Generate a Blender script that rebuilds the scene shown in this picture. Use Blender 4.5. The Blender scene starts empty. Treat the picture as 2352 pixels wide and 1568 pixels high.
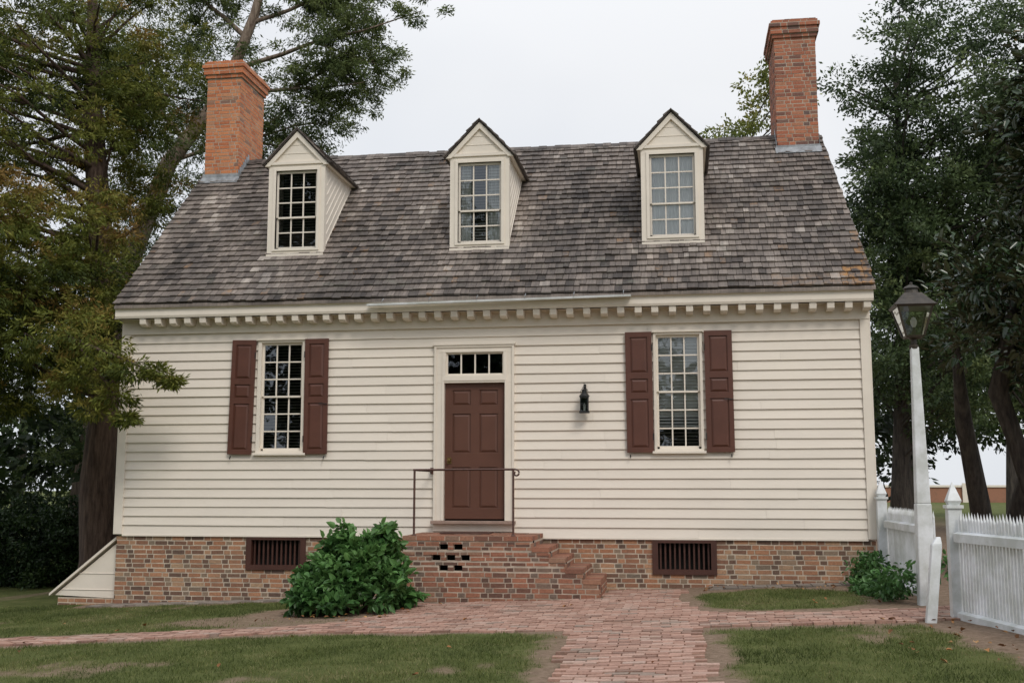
import bpy, math, random
import numpy as np
from mathutils import Vector, Matrix, noise
random.seed(7); rng=np.random.default_rng(11)
scene=bpy.context.scene
COL=bpy.context.collection

# ------------------------------------------------------------------ helpers
def gz(x):
    return 0.06+0.042*np.clip(x,-13.0,3.0)
def link(ob,parent=None):
    COL.objects.link(ob)
    if parent: ob.parent=parent
    return ob
def empty(name):
    e=bpy.data.objects.new(name,None); e.empty_display_size=0.3
    return link(e)

def new_mat(name):
    m=bpy.data.materials.new(name); m.use_nodes=True
    nt=m.node_tree; b=nt.nodes['Principled BSDF']
    return m,nt,b
def ramp(nt,stops,interp='LINEAR'):
    r=nt.nodes.new('ShaderNodeValToRGB'); r.color_ramp.interpolation=interp
    el=r.color_ramp.elements
    while len(el)<len(stops): el.new(0.5)
    for e,(p,c) in zip(el,stops):
        e.position=p; e.color=(c[0],c[1],c[2],1)
    return r
def noise_n(nt,scale,detail=4,rough=0.6,vec=None):
    n=nt.nodes.new('ShaderNodeTexNoise'); n.inputs['Scale'].default_value=scale
    n.inputs['Detail'].default_value=detail; n.inputs['Roughness'].default_value=rough
    if vec is None:
        tc=nt.nodes.new('ShaderNodeTexCoord'); vec=tc.outputs['Object']
    nt.links.new(vec,n.inputs['Vector'])
    return n
def mapping(nt,scale):
    tc=nt.nodes.new('ShaderNodeTexCoord'); mp=nt.nodes.new('ShaderNodeMapping')
    mp.inputs['Scale'].default_value=scale
    nt.links.new(tc.outputs['Object'],mp.inputs['Vector']); return mp.outputs['Vector']
def mixc(nt,fac,a,b,mode='MIX'):
    m=nt.nodes.new('ShaderNodeMix'); m.data_type='RGBA'; m.blend_type=mode
    for inp,v in ((m.inputs[0],fac),(m.inputs[6],a),(m.inputs[7],b)):
        if hasattr(v,'is_linked') or hasattr(v,'links'): nt.links.new(v,inp)
        elif isinstance(v,(int,float)): inp.default_value=v
        else: inp.default_value=(v[0],v[1],v[2],1)
    return m.outputs[2]
def attr(nt,name):
    a=nt.nodes.new('ShaderNodeAttribute'); a.attribute_name=name; return a.outputs['Fac']
def bump(nt,b,height,strength=0.3,dist=0.01):
    bp=nt.nodes.new('ShaderNodeBump'); bp.inputs['Strength'].default_value=strength
    bp.inputs['Distance'].default_value=dist
    nt.links.new(height,bp.inputs['Height']); nt.links.new(bp.outputs['Normal'],b.inputs['Normal'])

def paint(name,c,rough=0.5,dirt=0.12,scale=3.0,bscale=60,bstr=0.15,dirtcol=None,stretch=(1,1,1),var=(0.93,1.03)):
    m,nt,b=new_mat(name)
    v=mapping(nt,stretch)
    n=noise_n(nt,scale,6,0.65,v)
    d=dirtcol or tuple(x*(1-dirt*2.2) for x in c)
    r=ramp(nt,[(0.38,d),(0.62,c)])
    nt.links.new(n.outputs['Fac'],r.inputs['Fac'])
    rn=attr(nt,'rnd')
    mr=nt.nodes.new('ShaderNodeMapRange'); mr.inputs['To Min'].default_value=var[0]; mr.inputs['To Max'].default_value=var[1]
    nt.links.new(rn,mr.inputs['Value'])
    cb=nt.nodes.new('ShaderNodeVectorMath'); cb.operation='SCALE'
    nt.links.new(r.outputs['Color'],cb.inputs[0]); nt.links.new(mr.outputs[0],cb.inputs['Scale'])
    nt.links.new(cb.outputs[0],b.inputs['Base Color'])
    b.inputs['Roughness'].default_value=rough
    n2=noise_n(nt,bscale,3,0.6,v)
    bump(nt,b,n2.outputs['Fac'],bstr,0.004)
    return m

def brick_mat(name,stops,stain=(0.10,0.08,0.07),stain_amt=0.3):
    m,nt,b=new_mat(name)
    r=ramp(nt,stops); nt.links.new(attr(nt,'rnd'),r.inputs['Fac'])
    n=noise_n(nt,35,6,0.7)
    rr=ramp(nt,[(0.3,(0.6,0.6,0.6)),(0.7,(1.25,1.25,1.25))]); nt.links.new(n.outputs['Fac'],rr.inputs['Fac'])
    c=mixc(nt,0.8,r.outputs['Color'],rr.outputs['Color'],'MULTIPLY')
    n2=noise_n(nt,1.3,6,0.7)
    r2=ramp(nt,[(0.5,(0,0,0)),(0.72,(1,1,1))]); nt.links.new(n2.outputs['Fac'],r2.inputs['Fac'])
    mm=nt.nodes.new('ShaderNodeMath'); mm.operation='MULTIPLY'; mm.inputs[1].default_value=stain_amt
    nt.links.new(r2.outputs['Color'],mm.inputs[0])
    c2=mixc(nt,mm.outputs[0],c,stain)
    nt.links.new(c2,b.inputs['Base Color']); b.inputs['Roughness'].default_value=0.9
    bump(nt,b,n.outputs['Fac'],0.6,0.006)
    return m

def leaf_mat(name,stops,trans=0.25,rough=0.55,spec=0.3,under=None):
    m,nt,b=new_mat(name)
    at=attr(nt,'tone'); r=ramp(nt,stops); nt.links.new(at,r.inputs['Fac'])
    rn=attr(nt,'rnd')
    mr=nt.nodes.new('ShaderNodeMapRange'); mr.inputs['To Min'].default_value=0.65; mr.inputs['To Max'].default_value=1.3
    nt.links.new(rn,mr.inputs['Value'])
    vm=nt.nodes.new('ShaderNodeVectorMath'); vm.operation='SCALE'
    nt.links.new(r.outputs['Color'],vm.inputs[0]); nt.links.new(mr.outputs[0],vm.inputs['Scale'])
    col=vm.outputs[0]
    if under:
        g=nt.nodes.new('ShaderNodeNewGeometry')
        col=mixc(nt,g.outputs['Backfacing'],col,under)
    nt.links.new(col,b.inputs['Base Color'])
    b.inputs['Roughness'].default_value=rough
    b.inputs['Specular IOR Level'].default_value=spec
    tr=nt.nodes.new('ShaderNodeBsdfTranslucent'); nt.links.new(col,tr.inputs['Color'])
    ms=nt.nodes.new('ShaderNodeMixShader'); ms.inputs[0].default_value=trans
    nt.links.new(b.outputs[0],ms.inputs[1]); nt.links.new(tr.outputs[0],ms.inputs[2])
    nt.links.new(ms.outputs[0],nt.nodes['Material Output'].inputs['Surface'])
    return m

class MB:
    def __init__(s,name,mats):
        s.name=name; s.v=[]; s.f=[]; s.m=[]; s.r=[]; s.mats=mats
    def quad_box(s,c,mi=0,r=None):   # 8 corners: bottom 4 ccw, top 4 ccw
        k=len(s.v); s.v+= [tuple(p) for p in c]
        r=random.random() if r is None else r
        for q in ((0,3,2,1),(4,5,6,7),(0,1,5,4),(1,2,6,5),(2,3,7,6),(3,0,4,7)):
            s.f.append(tuple(k+i for i in q)); s.m.append(mi); s.r.append(r)
    def box(s,x0,x1,y0,y1,z0,z1,mi=0,r=None):
        s.quad_box([(x0,y0,z0),(x1,y0,z0),(x1,y1,z0),(x0,y1,z0),(x0,y0,z1),(x1,y0,z1),(x1,y1,z1),(x0,y1,z1)],mi,r)
    def face(s,pts,mi=0,r=None):
        k=len(s.v); s.v+=[tuple(p) for p in pts]; s.f.append(tuple(range(k,k+len(pts)))); s.m.append(mi)
        s.r.append(random.random() if r is None else r)
    def prism(s,poly,axis,a0,a1,mi=0,r=None):
        def P(p,a):
            return {'x':(a,p[0],p[1]),'y':(p[0],a,p[1]),'z':(p[0],p[1],a)}[axis]
        k=len(s.v); n=len(poly)
        s.v+=[P(p,a0) for p in poly]+[P(p,a1) for p in poly]
        r=random.random() if r is None else r
        fs=[tuple(k+i for i in range(n)),tuple(k+n+i for i in reversed(range(n)))]
        fs+=[(k+i,k+n+i,k+n+(i+1)%n,k+(i+1)%n) for i in range(n)]
        for f in fs: s.f.append(f); s.m.append(mi); s.r.append(r)
    def tube(s,pts,radii,n=8,mi=0,r=None,cap=True,jit=0.0):
        k=len(s.v); r=random.random() if r is None else r
        pts=[Vector(p) for p in pts]
        up=Vector((0.01,0.02,1))
        for i,p in enumerate(pts):
            if i==0: d=pts[1]-p
            elif i==len(pts)-1: d=p-pts[i-1]
            else: d=pts[i+1]-pts[i-1]
            d.normalize()
            a=d.cross(up)
            if a.length<0.05: a=d.cross(Vector((1,0,0)))
            a.normalize(); b=d.cross(a)
            for j in range(n):
                t=2*math.pi*j/n
                rr=radii[i]*(1+(random.uniform(-jit,jit) if jit else 0))
                s.v.append(tuple(p+a*math.cos(t)*rr+b*math.sin(t)*rr))
        for i in range(len(pts)-1):
            for j in range(n):
                q=(k+i*n+j,k+i*n+(j+1)%n,k+(i+1)*n+(j+1)%n,k+(i+1)*n+j)
                s.f.append(q); s.m.append(mi); s.r.append(r)
        if cap:
            s.f.append(tuple(k+j for j in reversed(range(n)))); s.m.append(mi); s.r.append(r)
            e=k+(len(pts)-1)*n
            s.f.append(tuple(e+j for j in range(n))); s.m.append(mi); s.r.append(r)
    def lathe(s,prof,cx,cy,n=16,mi=0,r=None,rot=0):
        s_v=len(s.v); r=random.random() if r is None else r
        for (rad,z) in prof:
            for j in range(n):
                t=2*math.pi*j/n+rot; s.v.append((cx+rad*math.cos(t),cy+rad*math.sin(t),z))
        for i in range(len(prof)-1):
            for j in range(n):
                s.f.append((s_v+i*n+j,s_v+i*n+(j+1)%n,s_v+(i+1)*n+(j+1)%n,s_v+(i+1)*n+j)); s.m.append(mi); s.r.append(r)
        s.f.append(tuple(s_v+j for j in reversed(range(n)))); s.m.append(mi); s.r.append(r)
        e=s_v+(len(prof)-1)*n
        s.f.append(tuple(e+j for j in range(n))); s.m.append(mi); s.r.append(r)
    def build(s,parent=None,bevel=0,smooth=False):
        me=bpy.data.meshes.new(s.name); me.from_pydata(s.v,[],s.f)
        for m in s.mats: me.materials.append(m)
        me.polygons.foreach_set('material_index',s.m)
        a=me.attributes.new('rnd','FLOAT','FACE'); a.data.foreach_set('value',s.r)
        if smooth: me.polygons.foreach_set('use_smooth',[True]*len(s.f))
        me.update()
        ob=link(bpy.data.objects.new(s.name,me),parent)
        if bevel:
            bv=ob.modifiers.new('b','BEVEL'); bv.width=bevel; bv.segments=2; bv.limit_method='ANGLE'
        return ob

def rect_minus(x0,x1,z0,z1,holes):
    zs=sorted(set([z0,z1]+[min(max(h[i],z0),z1) for h in holes for i in (2,3)]))
    out=[]
    for a,b in zip(zs[:-1],zs[1:]):
        if b-a<1e-5: continue
        mz=(a+b)/2; segs=[(x0,x1)]
        for h in holes:
            if h[2]<mz<h[3]:
                ns=[]
                for (p,q) in segs:
                    if h[1]<=p or h[0]>=q: ns.append((p,q)); continue
                    if h[0]>p: ns.append((p,h[0]))
                    if h[1]<q: ns.append((h[1],q))
                segs=ns
        for p,q in segs: out.append((p,q,a,b))
    return out

# ------------------------------------------------------------------ materials
CREAM=(0.785,0.71,0.615)
m_siding=paint('cream_clapboard_paint',CREAM,0.55,0.022,1.6,40,0.12,stretch=(0.6,1,3),var=(0.965,1.02))
m_trim=paint('cream_trim_paint',(0.795,0.72,0.62),0.5,0.03,2.5,50,0.1,var=(0.97,1.02))
m_brown=paint('brown_shutter_paint',(0.112,0.041,0.026),0.45,0.08,3,60,0.15)
m_vent=paint('dark_brown_vent_paint',(0.075,0.028,0.019),0.5,0.1,3,60,0.15)
m_door=paint('brown_door_paint',(0.120,0.050,0.032),0.42,0.06,2,60,0.12)
m_white=paint('white_fence_paint',(0.77,0.79,0.81),0.55,0.12,3.5,50,0.2,dirtcol=(0.56,0.58,0.56))
m_iron=paint('rusty_brown_iron',(0.10,0.045,0.032),0.6,0.2,20,80,0.3)
m_black=paint('black_iron',(0.018,0.018,0.018),0.4,0.1,20,80,0.2)
m_bronze=paint('aged_bronze',(0.055,0.042,0.030),0.5,0.2,12,80,0.3)
m_lead=paint('lead_flashing',(0.36,0.38,0.40),0.45,0.2,9,30,0.3)
m_mortar=paint('lime_mortar',(0.60,0.51,0.40),0.95,0.15,5,90,0.6)
m_mortar2=paint('grey_mortar',(0.53,0.44,0.35),0.95,0.15,5,90,0.6)
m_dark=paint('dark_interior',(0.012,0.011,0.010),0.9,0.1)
m_room=paint('unlit_room_dark',(0.04,0.036,0.032),0.9,0.1)  # near-black colour stands in for the shade inside the rooms
m_blind=paint('wood_blind',(0.20,0.18,0.15),0.6,0.1)
m_blindw=paint('white_blind',(0.82,0.82,0.81),0.6,0.05)
m_curt=paint('white_curtain',(0.88,0.88,0.88),0.8,0.05,6,stretch=(6,1,0.5))
m_stonestep=paint('door_sill_stone',(0.36,0.25,0.20),0.8,0.1,8)
m_brass=paint('brass',(0.30,0.20,0.08),0.3,0.1); m_brass.node_tree.nodes['Principled BSDF'].inputs['Metallic'].default_value=0.9

m_brickF=brick_mat('foundation_brick',[(0,(0.12,0.075,0.055)),(0.2,(0.24,0.12,0.075)),(0.5,(0.35,0.165,0.09)),(0.75,(0.42,0.215,0.12)),(0.92,(0.40,0.26,0.16)),(1,(0.16,0.13,0.10))],(0.15,0.11,0.08),0.45)
m_brickC=brick_mat('chimney_brick',[(0,(0.42,0.14,0.065)),(0.35,(0.58,0.20,0.085)),(0.7,(0.62,0.26,0.12)),(0.92,(0.50,0.24,0.13)),(1,(0.22,0.13,0.10))],(0.25,0.15,0.10),0.25)
m_brickC2=brick_mat('weathered_chimney_brick',[(0,(0.15,0.085,0.07)),(0.2,(0.34,0.12,0.07)),(0.6,(0.48,0.17,0.09)),(0.85,(0.42,0.19,0.11)),(1,(0.12,0.09,0.085))],(0.14,0.10,0.08),0.35)
m_brickS=brick_mat('step_brick',[(0,(0.12,0.065,0.048)),(0.25,(0.25,0.11,0.07)),(0.6,(0.35,0.15,0.09)),(0.85,(0.30,0.17,0.11)),(1,(0.14,0.11,0.09))],(0.10,0.085,0.06),0.5)
m_brickP=brick_mat('path_brick',[(0,(0.24,0.14,0.105)),(0.3,(0.35,0.20,0.15)),(0.6,(0.43,0.255,0.195)),(0.85,(0.46,0.32,0.26)),(1,(0.27,0.20,0.16))],(0.24,0.18,0.135),0.5)
m_brickD=brick_mat('gutter_brick',[(0,(0.14,0.12,0.10)),(0.5,(0.23,0.19,0.16)),(1,(0.31,0.27,0.23))],(0.12,0.10,0.08),0.5)

m_sh,nt,b=new_mat('weathered_wood_shingle')
r=ramp(nt,[(0,(0.052,0.044,0.040)),(0.3,(0.108,0.092,0.082)),(0.6,(0.170,0.146,0.130)),(0.85,(0.235,0.205,0.182)),(1,(0.33,0.30,0.27))])
nt.links.new(attr(nt,'rnd'),r.inputs['Fac'])
v=mapping(nt,(30,2.5,2.5)); n=noise_n(nt,1.0,5,0.7,v)
r1=ramp(nt,[(0.3,(0.6,0.6,0.6)),(0.7,(1.3,1.28,1.25))]); nt.links.new(n.outputs['Fac'],r1.inputs['Fac'])
c=mixc(nt,0.85,r.outputs['Color'],r1.outputs['Color'],'MULTIPLY')
n2=noise_n(nt,0.9,6,0.7,mapping(nt,(1.6,0.45,0.45)))
r2=ramp(nt,[(0.38,(0.62,0.60,0.61)),(0.62,(1.38,1.33,1.30))]); nt.links.new(n2.outputs['Fac'],r2.inputs['Fac'])
c=mixc(nt,0.85,c,r2.outputs['Color'],'MULTIPLY')
n4=noise_n(nt,3.2,6,0.75); r4=ramp(nt,[(0.56,(0,0,0)),(0.70,(0.35,0.35,0.35))]); nt.links.new(n4.outputs['Fac'],r4.inputs['Fac'])
c=mixc(nt,r4.outputs['Color'],c,(0.20,0.205,0.16))
n3=noise_n(nt,9,5,0.7); li=nt.nodes.new('ShaderNodeMath'); li.operation='MULTIPLY'
r3=ramp(nt,[(0.45,(0,0,0)),(0.6,(1,1,1))]); nt.links.new(n3.outputs['Fac'],r3.inputs['Fac'])
nt.links.new(attr(nt,'lichen'),li.inputs[0]); nt.links.new(r3.outputs['Color'],li.inputs[1])
c=mixc(nt,li.outputs[0],c,(0.33,0.17,0.06))
nt.links.new(c,b.inputs['Base Color']); b.inputs['Roughness'].default_value=0.75
bump(nt,b,n.outputs['Fac'],0.7,0.008)

m_glass,nt,b=new_mat('window_glass')
gl=nt.nodes.new('ShaderNodeBsdfGlossy'); gl.inputs['Roughness'].default_value=0.02; gl.inputs['Color'].default_value=(0.9,0.95,1,1)
tr=nt.nodes.new('ShaderNodeBsdfTransparent'); tr.inputs['Color'].default_value=(0.95,0.97,0.95,1)
fr=nt.nodes.new('ShaderNodeFresnel'); fr.inputs['IOR'].default_value=1.5
mx=nt.nodes.new('ShaderNodeMath'); mx.operation='MULTIPLY_ADD'; mx.inputs[1].default_value=2.6; mx.inputs[2].default_value=0.02; mx.use_clamp=True
nt.links.new(fr.outputs[0],mx.inputs[0])
nn=noise_n(nt,2.5,2,0.5); bp=nt.nodes.new('ShaderNodeBump'); bp.inputs['Strength'].default_value=0.25; bp.inputs['Distance'].default_value=0.02
nt.links.new(nn.outputs['Fac'],bp.inputs['Height']); nt.links.new(bp.outputs[0],gl.inputs['Normal'])
ms=nt.nodes.new('ShaderNodeMixShader'); nt.links.new(mx.outputs[0],ms.inputs[0]); nt.links.new(tr.outputs[0],ms.inputs[1]); nt.links.new(gl.outputs[0],ms.inputs[2])
nt.links.new(ms.outputs[0],nt.nodes['Material Output'].inputs['Surface'])

def bark(name,c1,c2):
    m,nt,b=new_mat(name)
    n=noise_n(nt,1.0,6,0.7,mapping(nt,(14,14,2.2)))
    r=ramp(nt,[(0.35,c1),(0.65,c2)]); nt.links.new(n.outputs['Fac'],r.inputs['Fac'])
    nt.links.new(r.outputs['Color'],b.inputs['Base Color']); b.inputs['Roughness'].default_value=0.95
    bump(nt,b,n.outputs['Fac'],1.0,0.05); return m
m_bark=bark('cedar_bark',(0.045,0.026,0.020),(0.15,0.10,0.075))
m_bark2=bark('dark_bark',(0.025,0.02,0.018),(0.09,0.075,0.06))
m_bark3=bark('pale_bark',(0.12,0.08,0.06),(0.34,0.27,0.21))

# ------------------------------------------------------------------ brick panels
def brick_panel(mb,o,u,n,w,h,holes=(),mi=0,L=0.2,H=0.056,J=0.016,proud=0.003,flem=True,lo=0.0,hi=1.0,dark_headers=False):
    o=Vector(o); u=Vector(u); n=Vector(n); z=0; row=0
    while z<h-0.01:
        zt=min(z+H,h); x=-(0.5*L if row%2 else 0.0)-( 0.03*(row%3))
        k=row%2
        while x<w:
            ln=L if (not flem or k%2==0) else L*0.48
            hdr=(ln<L)
            a=max(x,0); b_=min(x+ln,w); x+=ln+J; k+=1
            if b_-a<0.02: continue
            rects=rect_minus(a,b_,z,zt,holes) if holes else [(a,b_,z,zt)]
            for (p,q,s,t) in rects:
                if q-p<0.015 or t-s<0.02: continue
                pr=proud+random.uniform(-0.002,0.003); jj=[random.uniform(-0.003,0.003) for _ in range(4)]
                rv=random.uniform(lo,hi)
                if dark_headers and hdr and random.random()<0.5: rv=random.choice([0.0,0.05,0.97])
                A=o+u*p; B=o+u*q
                pts=[]
                for zz,j in ((s,0),(t,2)):
                    zl=o.z+zz+jj[j]; zr=o.z+zz+jj[j+1]
                    f0=A+n*pr; f1=B+n*pr; b0=A-n*0.02; b1=B-n*0.02
                    pts+= [(f0.x,f0.y,zl),(f1.x,f1.y,zr),(b1.x,b1.y,zr),(b0.x,b0.y,zl)]
                mb.quad_box(pts,mi,rv)
        z+=H+J; row+=1

# ------------------------------------------------------------------ HOUSE
house=empty('clapboard_house')
XL,XR=-9.09,2.78; D=6.3
RY,RZ=3.16,7.90; EY,EZ=-0.36,4.49; SL=(RZ-EZ)/(RY-EY)
ZB=0.79; ZT=4.03
winL=(-6.75,-5.94,2.08,3.89); winR=(-0.41,0.33,2.08,3.89); doorO=(-3.83,-2.56,0.98,3.75)

sb=MB('front_siding',[m_siding])
NB=22; E=(ZT-ZB)/NB
for i in range(NB):
    z0=ZB+i*E; z1=z0+E
    holes=[winL,winR,doorO]
    xs=[XL+0.12]
    while xs[-1]<XR-0.12-3.2: xs.append(xs[-1]+random.uniform(2.2,4.5))
    xs=[x for x in xs if x<XR-1.0]+[XR-0.12]
    for a,b_ in zip(xs[:-1],xs[1:]):
        rv=random.random(); jt=random.uniform(-0.002,0.002)
        for (p,q,s,t) in rect_minus(a,b_-0.0015,z0,z1,holes):
            def yy(z): return -(0.028-(z-z0)/E*0.024)+jt
            dz=random.uniform(-0.0025,0.0025) if abs(s-z0)<1e-6 else 0
            sb.quad_box([(p,yy(s),s+dz),(q,yy(s),s-dz),(q,0.02,s-dz),(p,0.02,s+dz),(p,yy(t),t),(q,yy(t),t),(q,0.02,t),(p,0.02,t)],0,rv)
sb.build(house)
w=MB('walls',[m_siding,m_dark])
for (p,q,s,t) in rect_minus(XL+0.02,XR-0.02,ZB,4.3,[winL,winR,doorO]): w.box(p,q,0.021,0.12,s,t,0)
for xx,sgn in ((XL,-1),(XR,1)):
    nb=int((RZ-0.1-ZB)/E)
    for i in range(nb):
        z0=ZB+i*E; z1=min(z0+E,RZ-0.14)
        def yr(z):
            if z<4.2: return (0.0,D)
            k=(z-4.2)/(RZ-0.1-4.2); return (0.0+k*3.15, D-k*3.15)
        def xsft(z): return 0 if (sgn<0 or z<4.2) else -0.30*(z-4.2)/3.7
        a0,b0=yr(z0); a1,b1=yr(z1)
        xo=xx+sgn*0.02+xsft(z0); xi=xx+sgn*-0.004+xsft(z1); xb=xx-sgn*0.1+xsft(z0)
        w.quad_box([(xo,a0,z0),(xo,b0,z0),(xb,b0,z0),(xb,a0,z0),(xi,a1,z1),(xi,b1,z1),(xb,b1,z1),(xb,a1,z1)],0)
w.box(XL,XR,D-0.1,D,ZB,4.3,0)
w.build(house)
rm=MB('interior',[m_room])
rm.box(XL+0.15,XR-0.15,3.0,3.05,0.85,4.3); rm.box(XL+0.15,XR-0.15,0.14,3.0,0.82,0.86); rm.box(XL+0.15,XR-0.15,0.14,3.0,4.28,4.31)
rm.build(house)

t=MB('cornice_and_corner_boards',[m_trim])
t.box(XL-0.005,XL+0.12,-0.045,0.02,ZB,4.03); t.box(XR-0.12,XR+0.005,-0.045,0.02,ZB,4.03)
t.box(XL-0.028,XL-0.0051,-0.045,0.12,ZB,4.14); t.box(XR+0.0051,XR+0.028,-0.045,0.12,ZB,4.14)
t.box(XL+0.121,XR-0.121,-0.035,0.02,ZB-0.03,ZB+0.0)
t.box(XL-0.02,XR+0.02,-0.055,0.02,4.0301,4.235)
t.box(XL-0.02,XR+0.02,-0.075,0.0,4.235,4.262)
t.box(XL-0.03,XR+0.05,-0.30,0.02,4.262,4.285)
t.prism([(-0.30,4.262),(-0.315,4.30),(-0.315,4.40),(-0.345,4.455),(-0.2,4.455),(-0.2,4.262)],'x',XL-0.02,XR+0.05)
t.box(XL-0.015,XR+0.045,-0.199,0.1,4.2851,4.44)
nm=45
for i in range(nm):
    x=XL+0.44+i*(XR-0.04-(XL+0.44))/(nm-1)
    jx=random.uniform(-0.006,0.006)
    t.prism([(-0.057,4.145),(-0.225,4.145),(-0.272,4.172),(-0.285,4.2615),(-0.057,4.2615)],'x',x-0.053+jx,x+0.053+jx)
t.build(house,bevel=0.003)
rk=MB('rake_boards',[m_trim])
def roofz(y): return EZ+SL*(y-EY)
for side in (-1,1):
    for (ya,yb) in ((EY+0.10,RY),(D+0.26,RY)):
        xe=(XL-0.022) if side<0 else (XR+0.022)
        xr_=(XL-0.022) if side<0 else (2.53)
        za=EZ+0.03; zb=RZ-0.07
        rk.quad_box([(xe,ya,za-0.12),(xe+side*0.02,ya,za-0.12),(xr_+side*0.02,yb,zb-0.12),(xr_,yb,zb-0.12),
                     (xe,ya,za),(xe+side*0.02,ya,za),(xr_+side*0.02,yb,zb),(xr_,yb,zb)])
rk.build(house)

rd=MB('roof_deck',[m_sh])
def roof_x(side,k):
    return (-9.11+0.02*k) if side<0 else (2.86-0.24*k)
for (ya,yb) in ((EY,RY),(D-EY,RY)):
    rd.quad_box([(roof_x(-1,0),ya,EZ-0.07),(roof_x(1,0),ya,EZ-0.07),(roof_x(1,1),yb,RZ-0.07),(roof_x(-1,1),yb,RZ-0.07),
                 (roof_x(-1,0),ya,EZ-0.03),(roof_x(1,0),ya,EZ-0.03),(roof_x(1,1),yb,RZ-0.03),(roof_x(-1,1),yb,RZ-0.03)])
rd.build(house)
sh=MB('roof_shingles',[m_sh]); lich=[]
def shingle_slope(ylo,yhi,rows):
    L=math.hypot(yhi-ylo,RZ-EZ); dy=(yhi-ylo)/L; dz=(RZ-EZ)/L; ny=-dz*np.sign(yhi-ylo); nz=abs(dy)
    ex=L/rows
    for i in range(rows):
        s0=i*ex; s1=min(s0+ex*1.35,L+0.005)
        k=s0/L; xa=roof_x(-1,k)-0.02; xb=roof_x(1,k)+random.uniform(-0.012,0.012); x=xa+random.uniform(-0.012,0.012)
        rowt=random.gauss(0,0.04)
        while x<xb:
            wd=random.uniform(0.075,0.17); x1=min(x+wd,xb)
            if xb-x1<0.05: x1=xb
            sj=random.uniform(-0.008,0.011); th=0.026+random.uniform(-0.005,0.009)
            wave=0.014*math.sin(x*1.3+i*0.2)+0.009*math.sin(x*3.1)
            a=s0+sj+wave*0.6
            lift=random.uniform(0,0.008)
            def P(xx,s,h): return (xx,ylo+dy*s+ny*h,EZ+dz*s+nz*h)
            pts=[P(x,a,0.002+lift),P(x1-0.006,a,0.002),P(x1-0.006,s1,-0.012),P(x,s1,-0.012),
                 P(x,a,th+lift),P(x1-0.006,a,th+random.uniform(0,0.004)),P(x1-0.006,s1,-0.006),P(x,s1,-0.006)]
            base=0.46+0.36*noise.noise(Vector((x*0.45,s0*0.5,3.0)))+0.25*noise.noise(Vector((x*1.7,s0*0.9,8.0)))+random.gauss(0,0.17)+rowt
            for dxc in (-6.41,-3.24,-0.07):
                dd=abs(abs(x-dxc)-0.42)
                if s0<1.5 and dd<0.33: base+=0.30*(1-dd/0.33)*(s0/1.5)
            if random.random()<0.03: base-=0.35
            sh.quad_box(pts,0,min(max(base,0.0),1))
            lv=0.0
            cx=(2.84-x)
            if cx<0.5 and s0<0.35: lv=1.0
            elif cx<0.2 and s0<1.5: lv=0.7
            elif s0<0.2 and cx<1.5: lv=0.25
            elif random.random()<0.02: lv=0.4
            lich.extend([lv]*6)
            x=x1
shingle_slope(EY,RY,29)
shingle_slope(D-EY,RY,29)
x=-9.11
while x<2.55:
    j=random.uniform(-0.008,0.012)
    sh.quad_box([(x,RY-0.07,RZ-0.07),(x+0.15,RY-0.07,RZ-0.07),(x+0.15,RY+0.05,RZ+0.01),(x,RY+0.05,RZ+0.01),
                 (x,RY-0.085,RZ-0.05+j),(x+0.15,RY-0.085,RZ-0.05+j),(x+0.15,RY+0.04,RZ+0.045+j),(x,RY+0.04,RZ+0.045+j)],0,random.random()*0.6)
    lich.extend([0]*6); x+=0.152
so=sh.build(house)
la=so.data.attributes.new('lichen','FLOAT','FACE'); la.data.foreach_set('value',lich)

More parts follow.
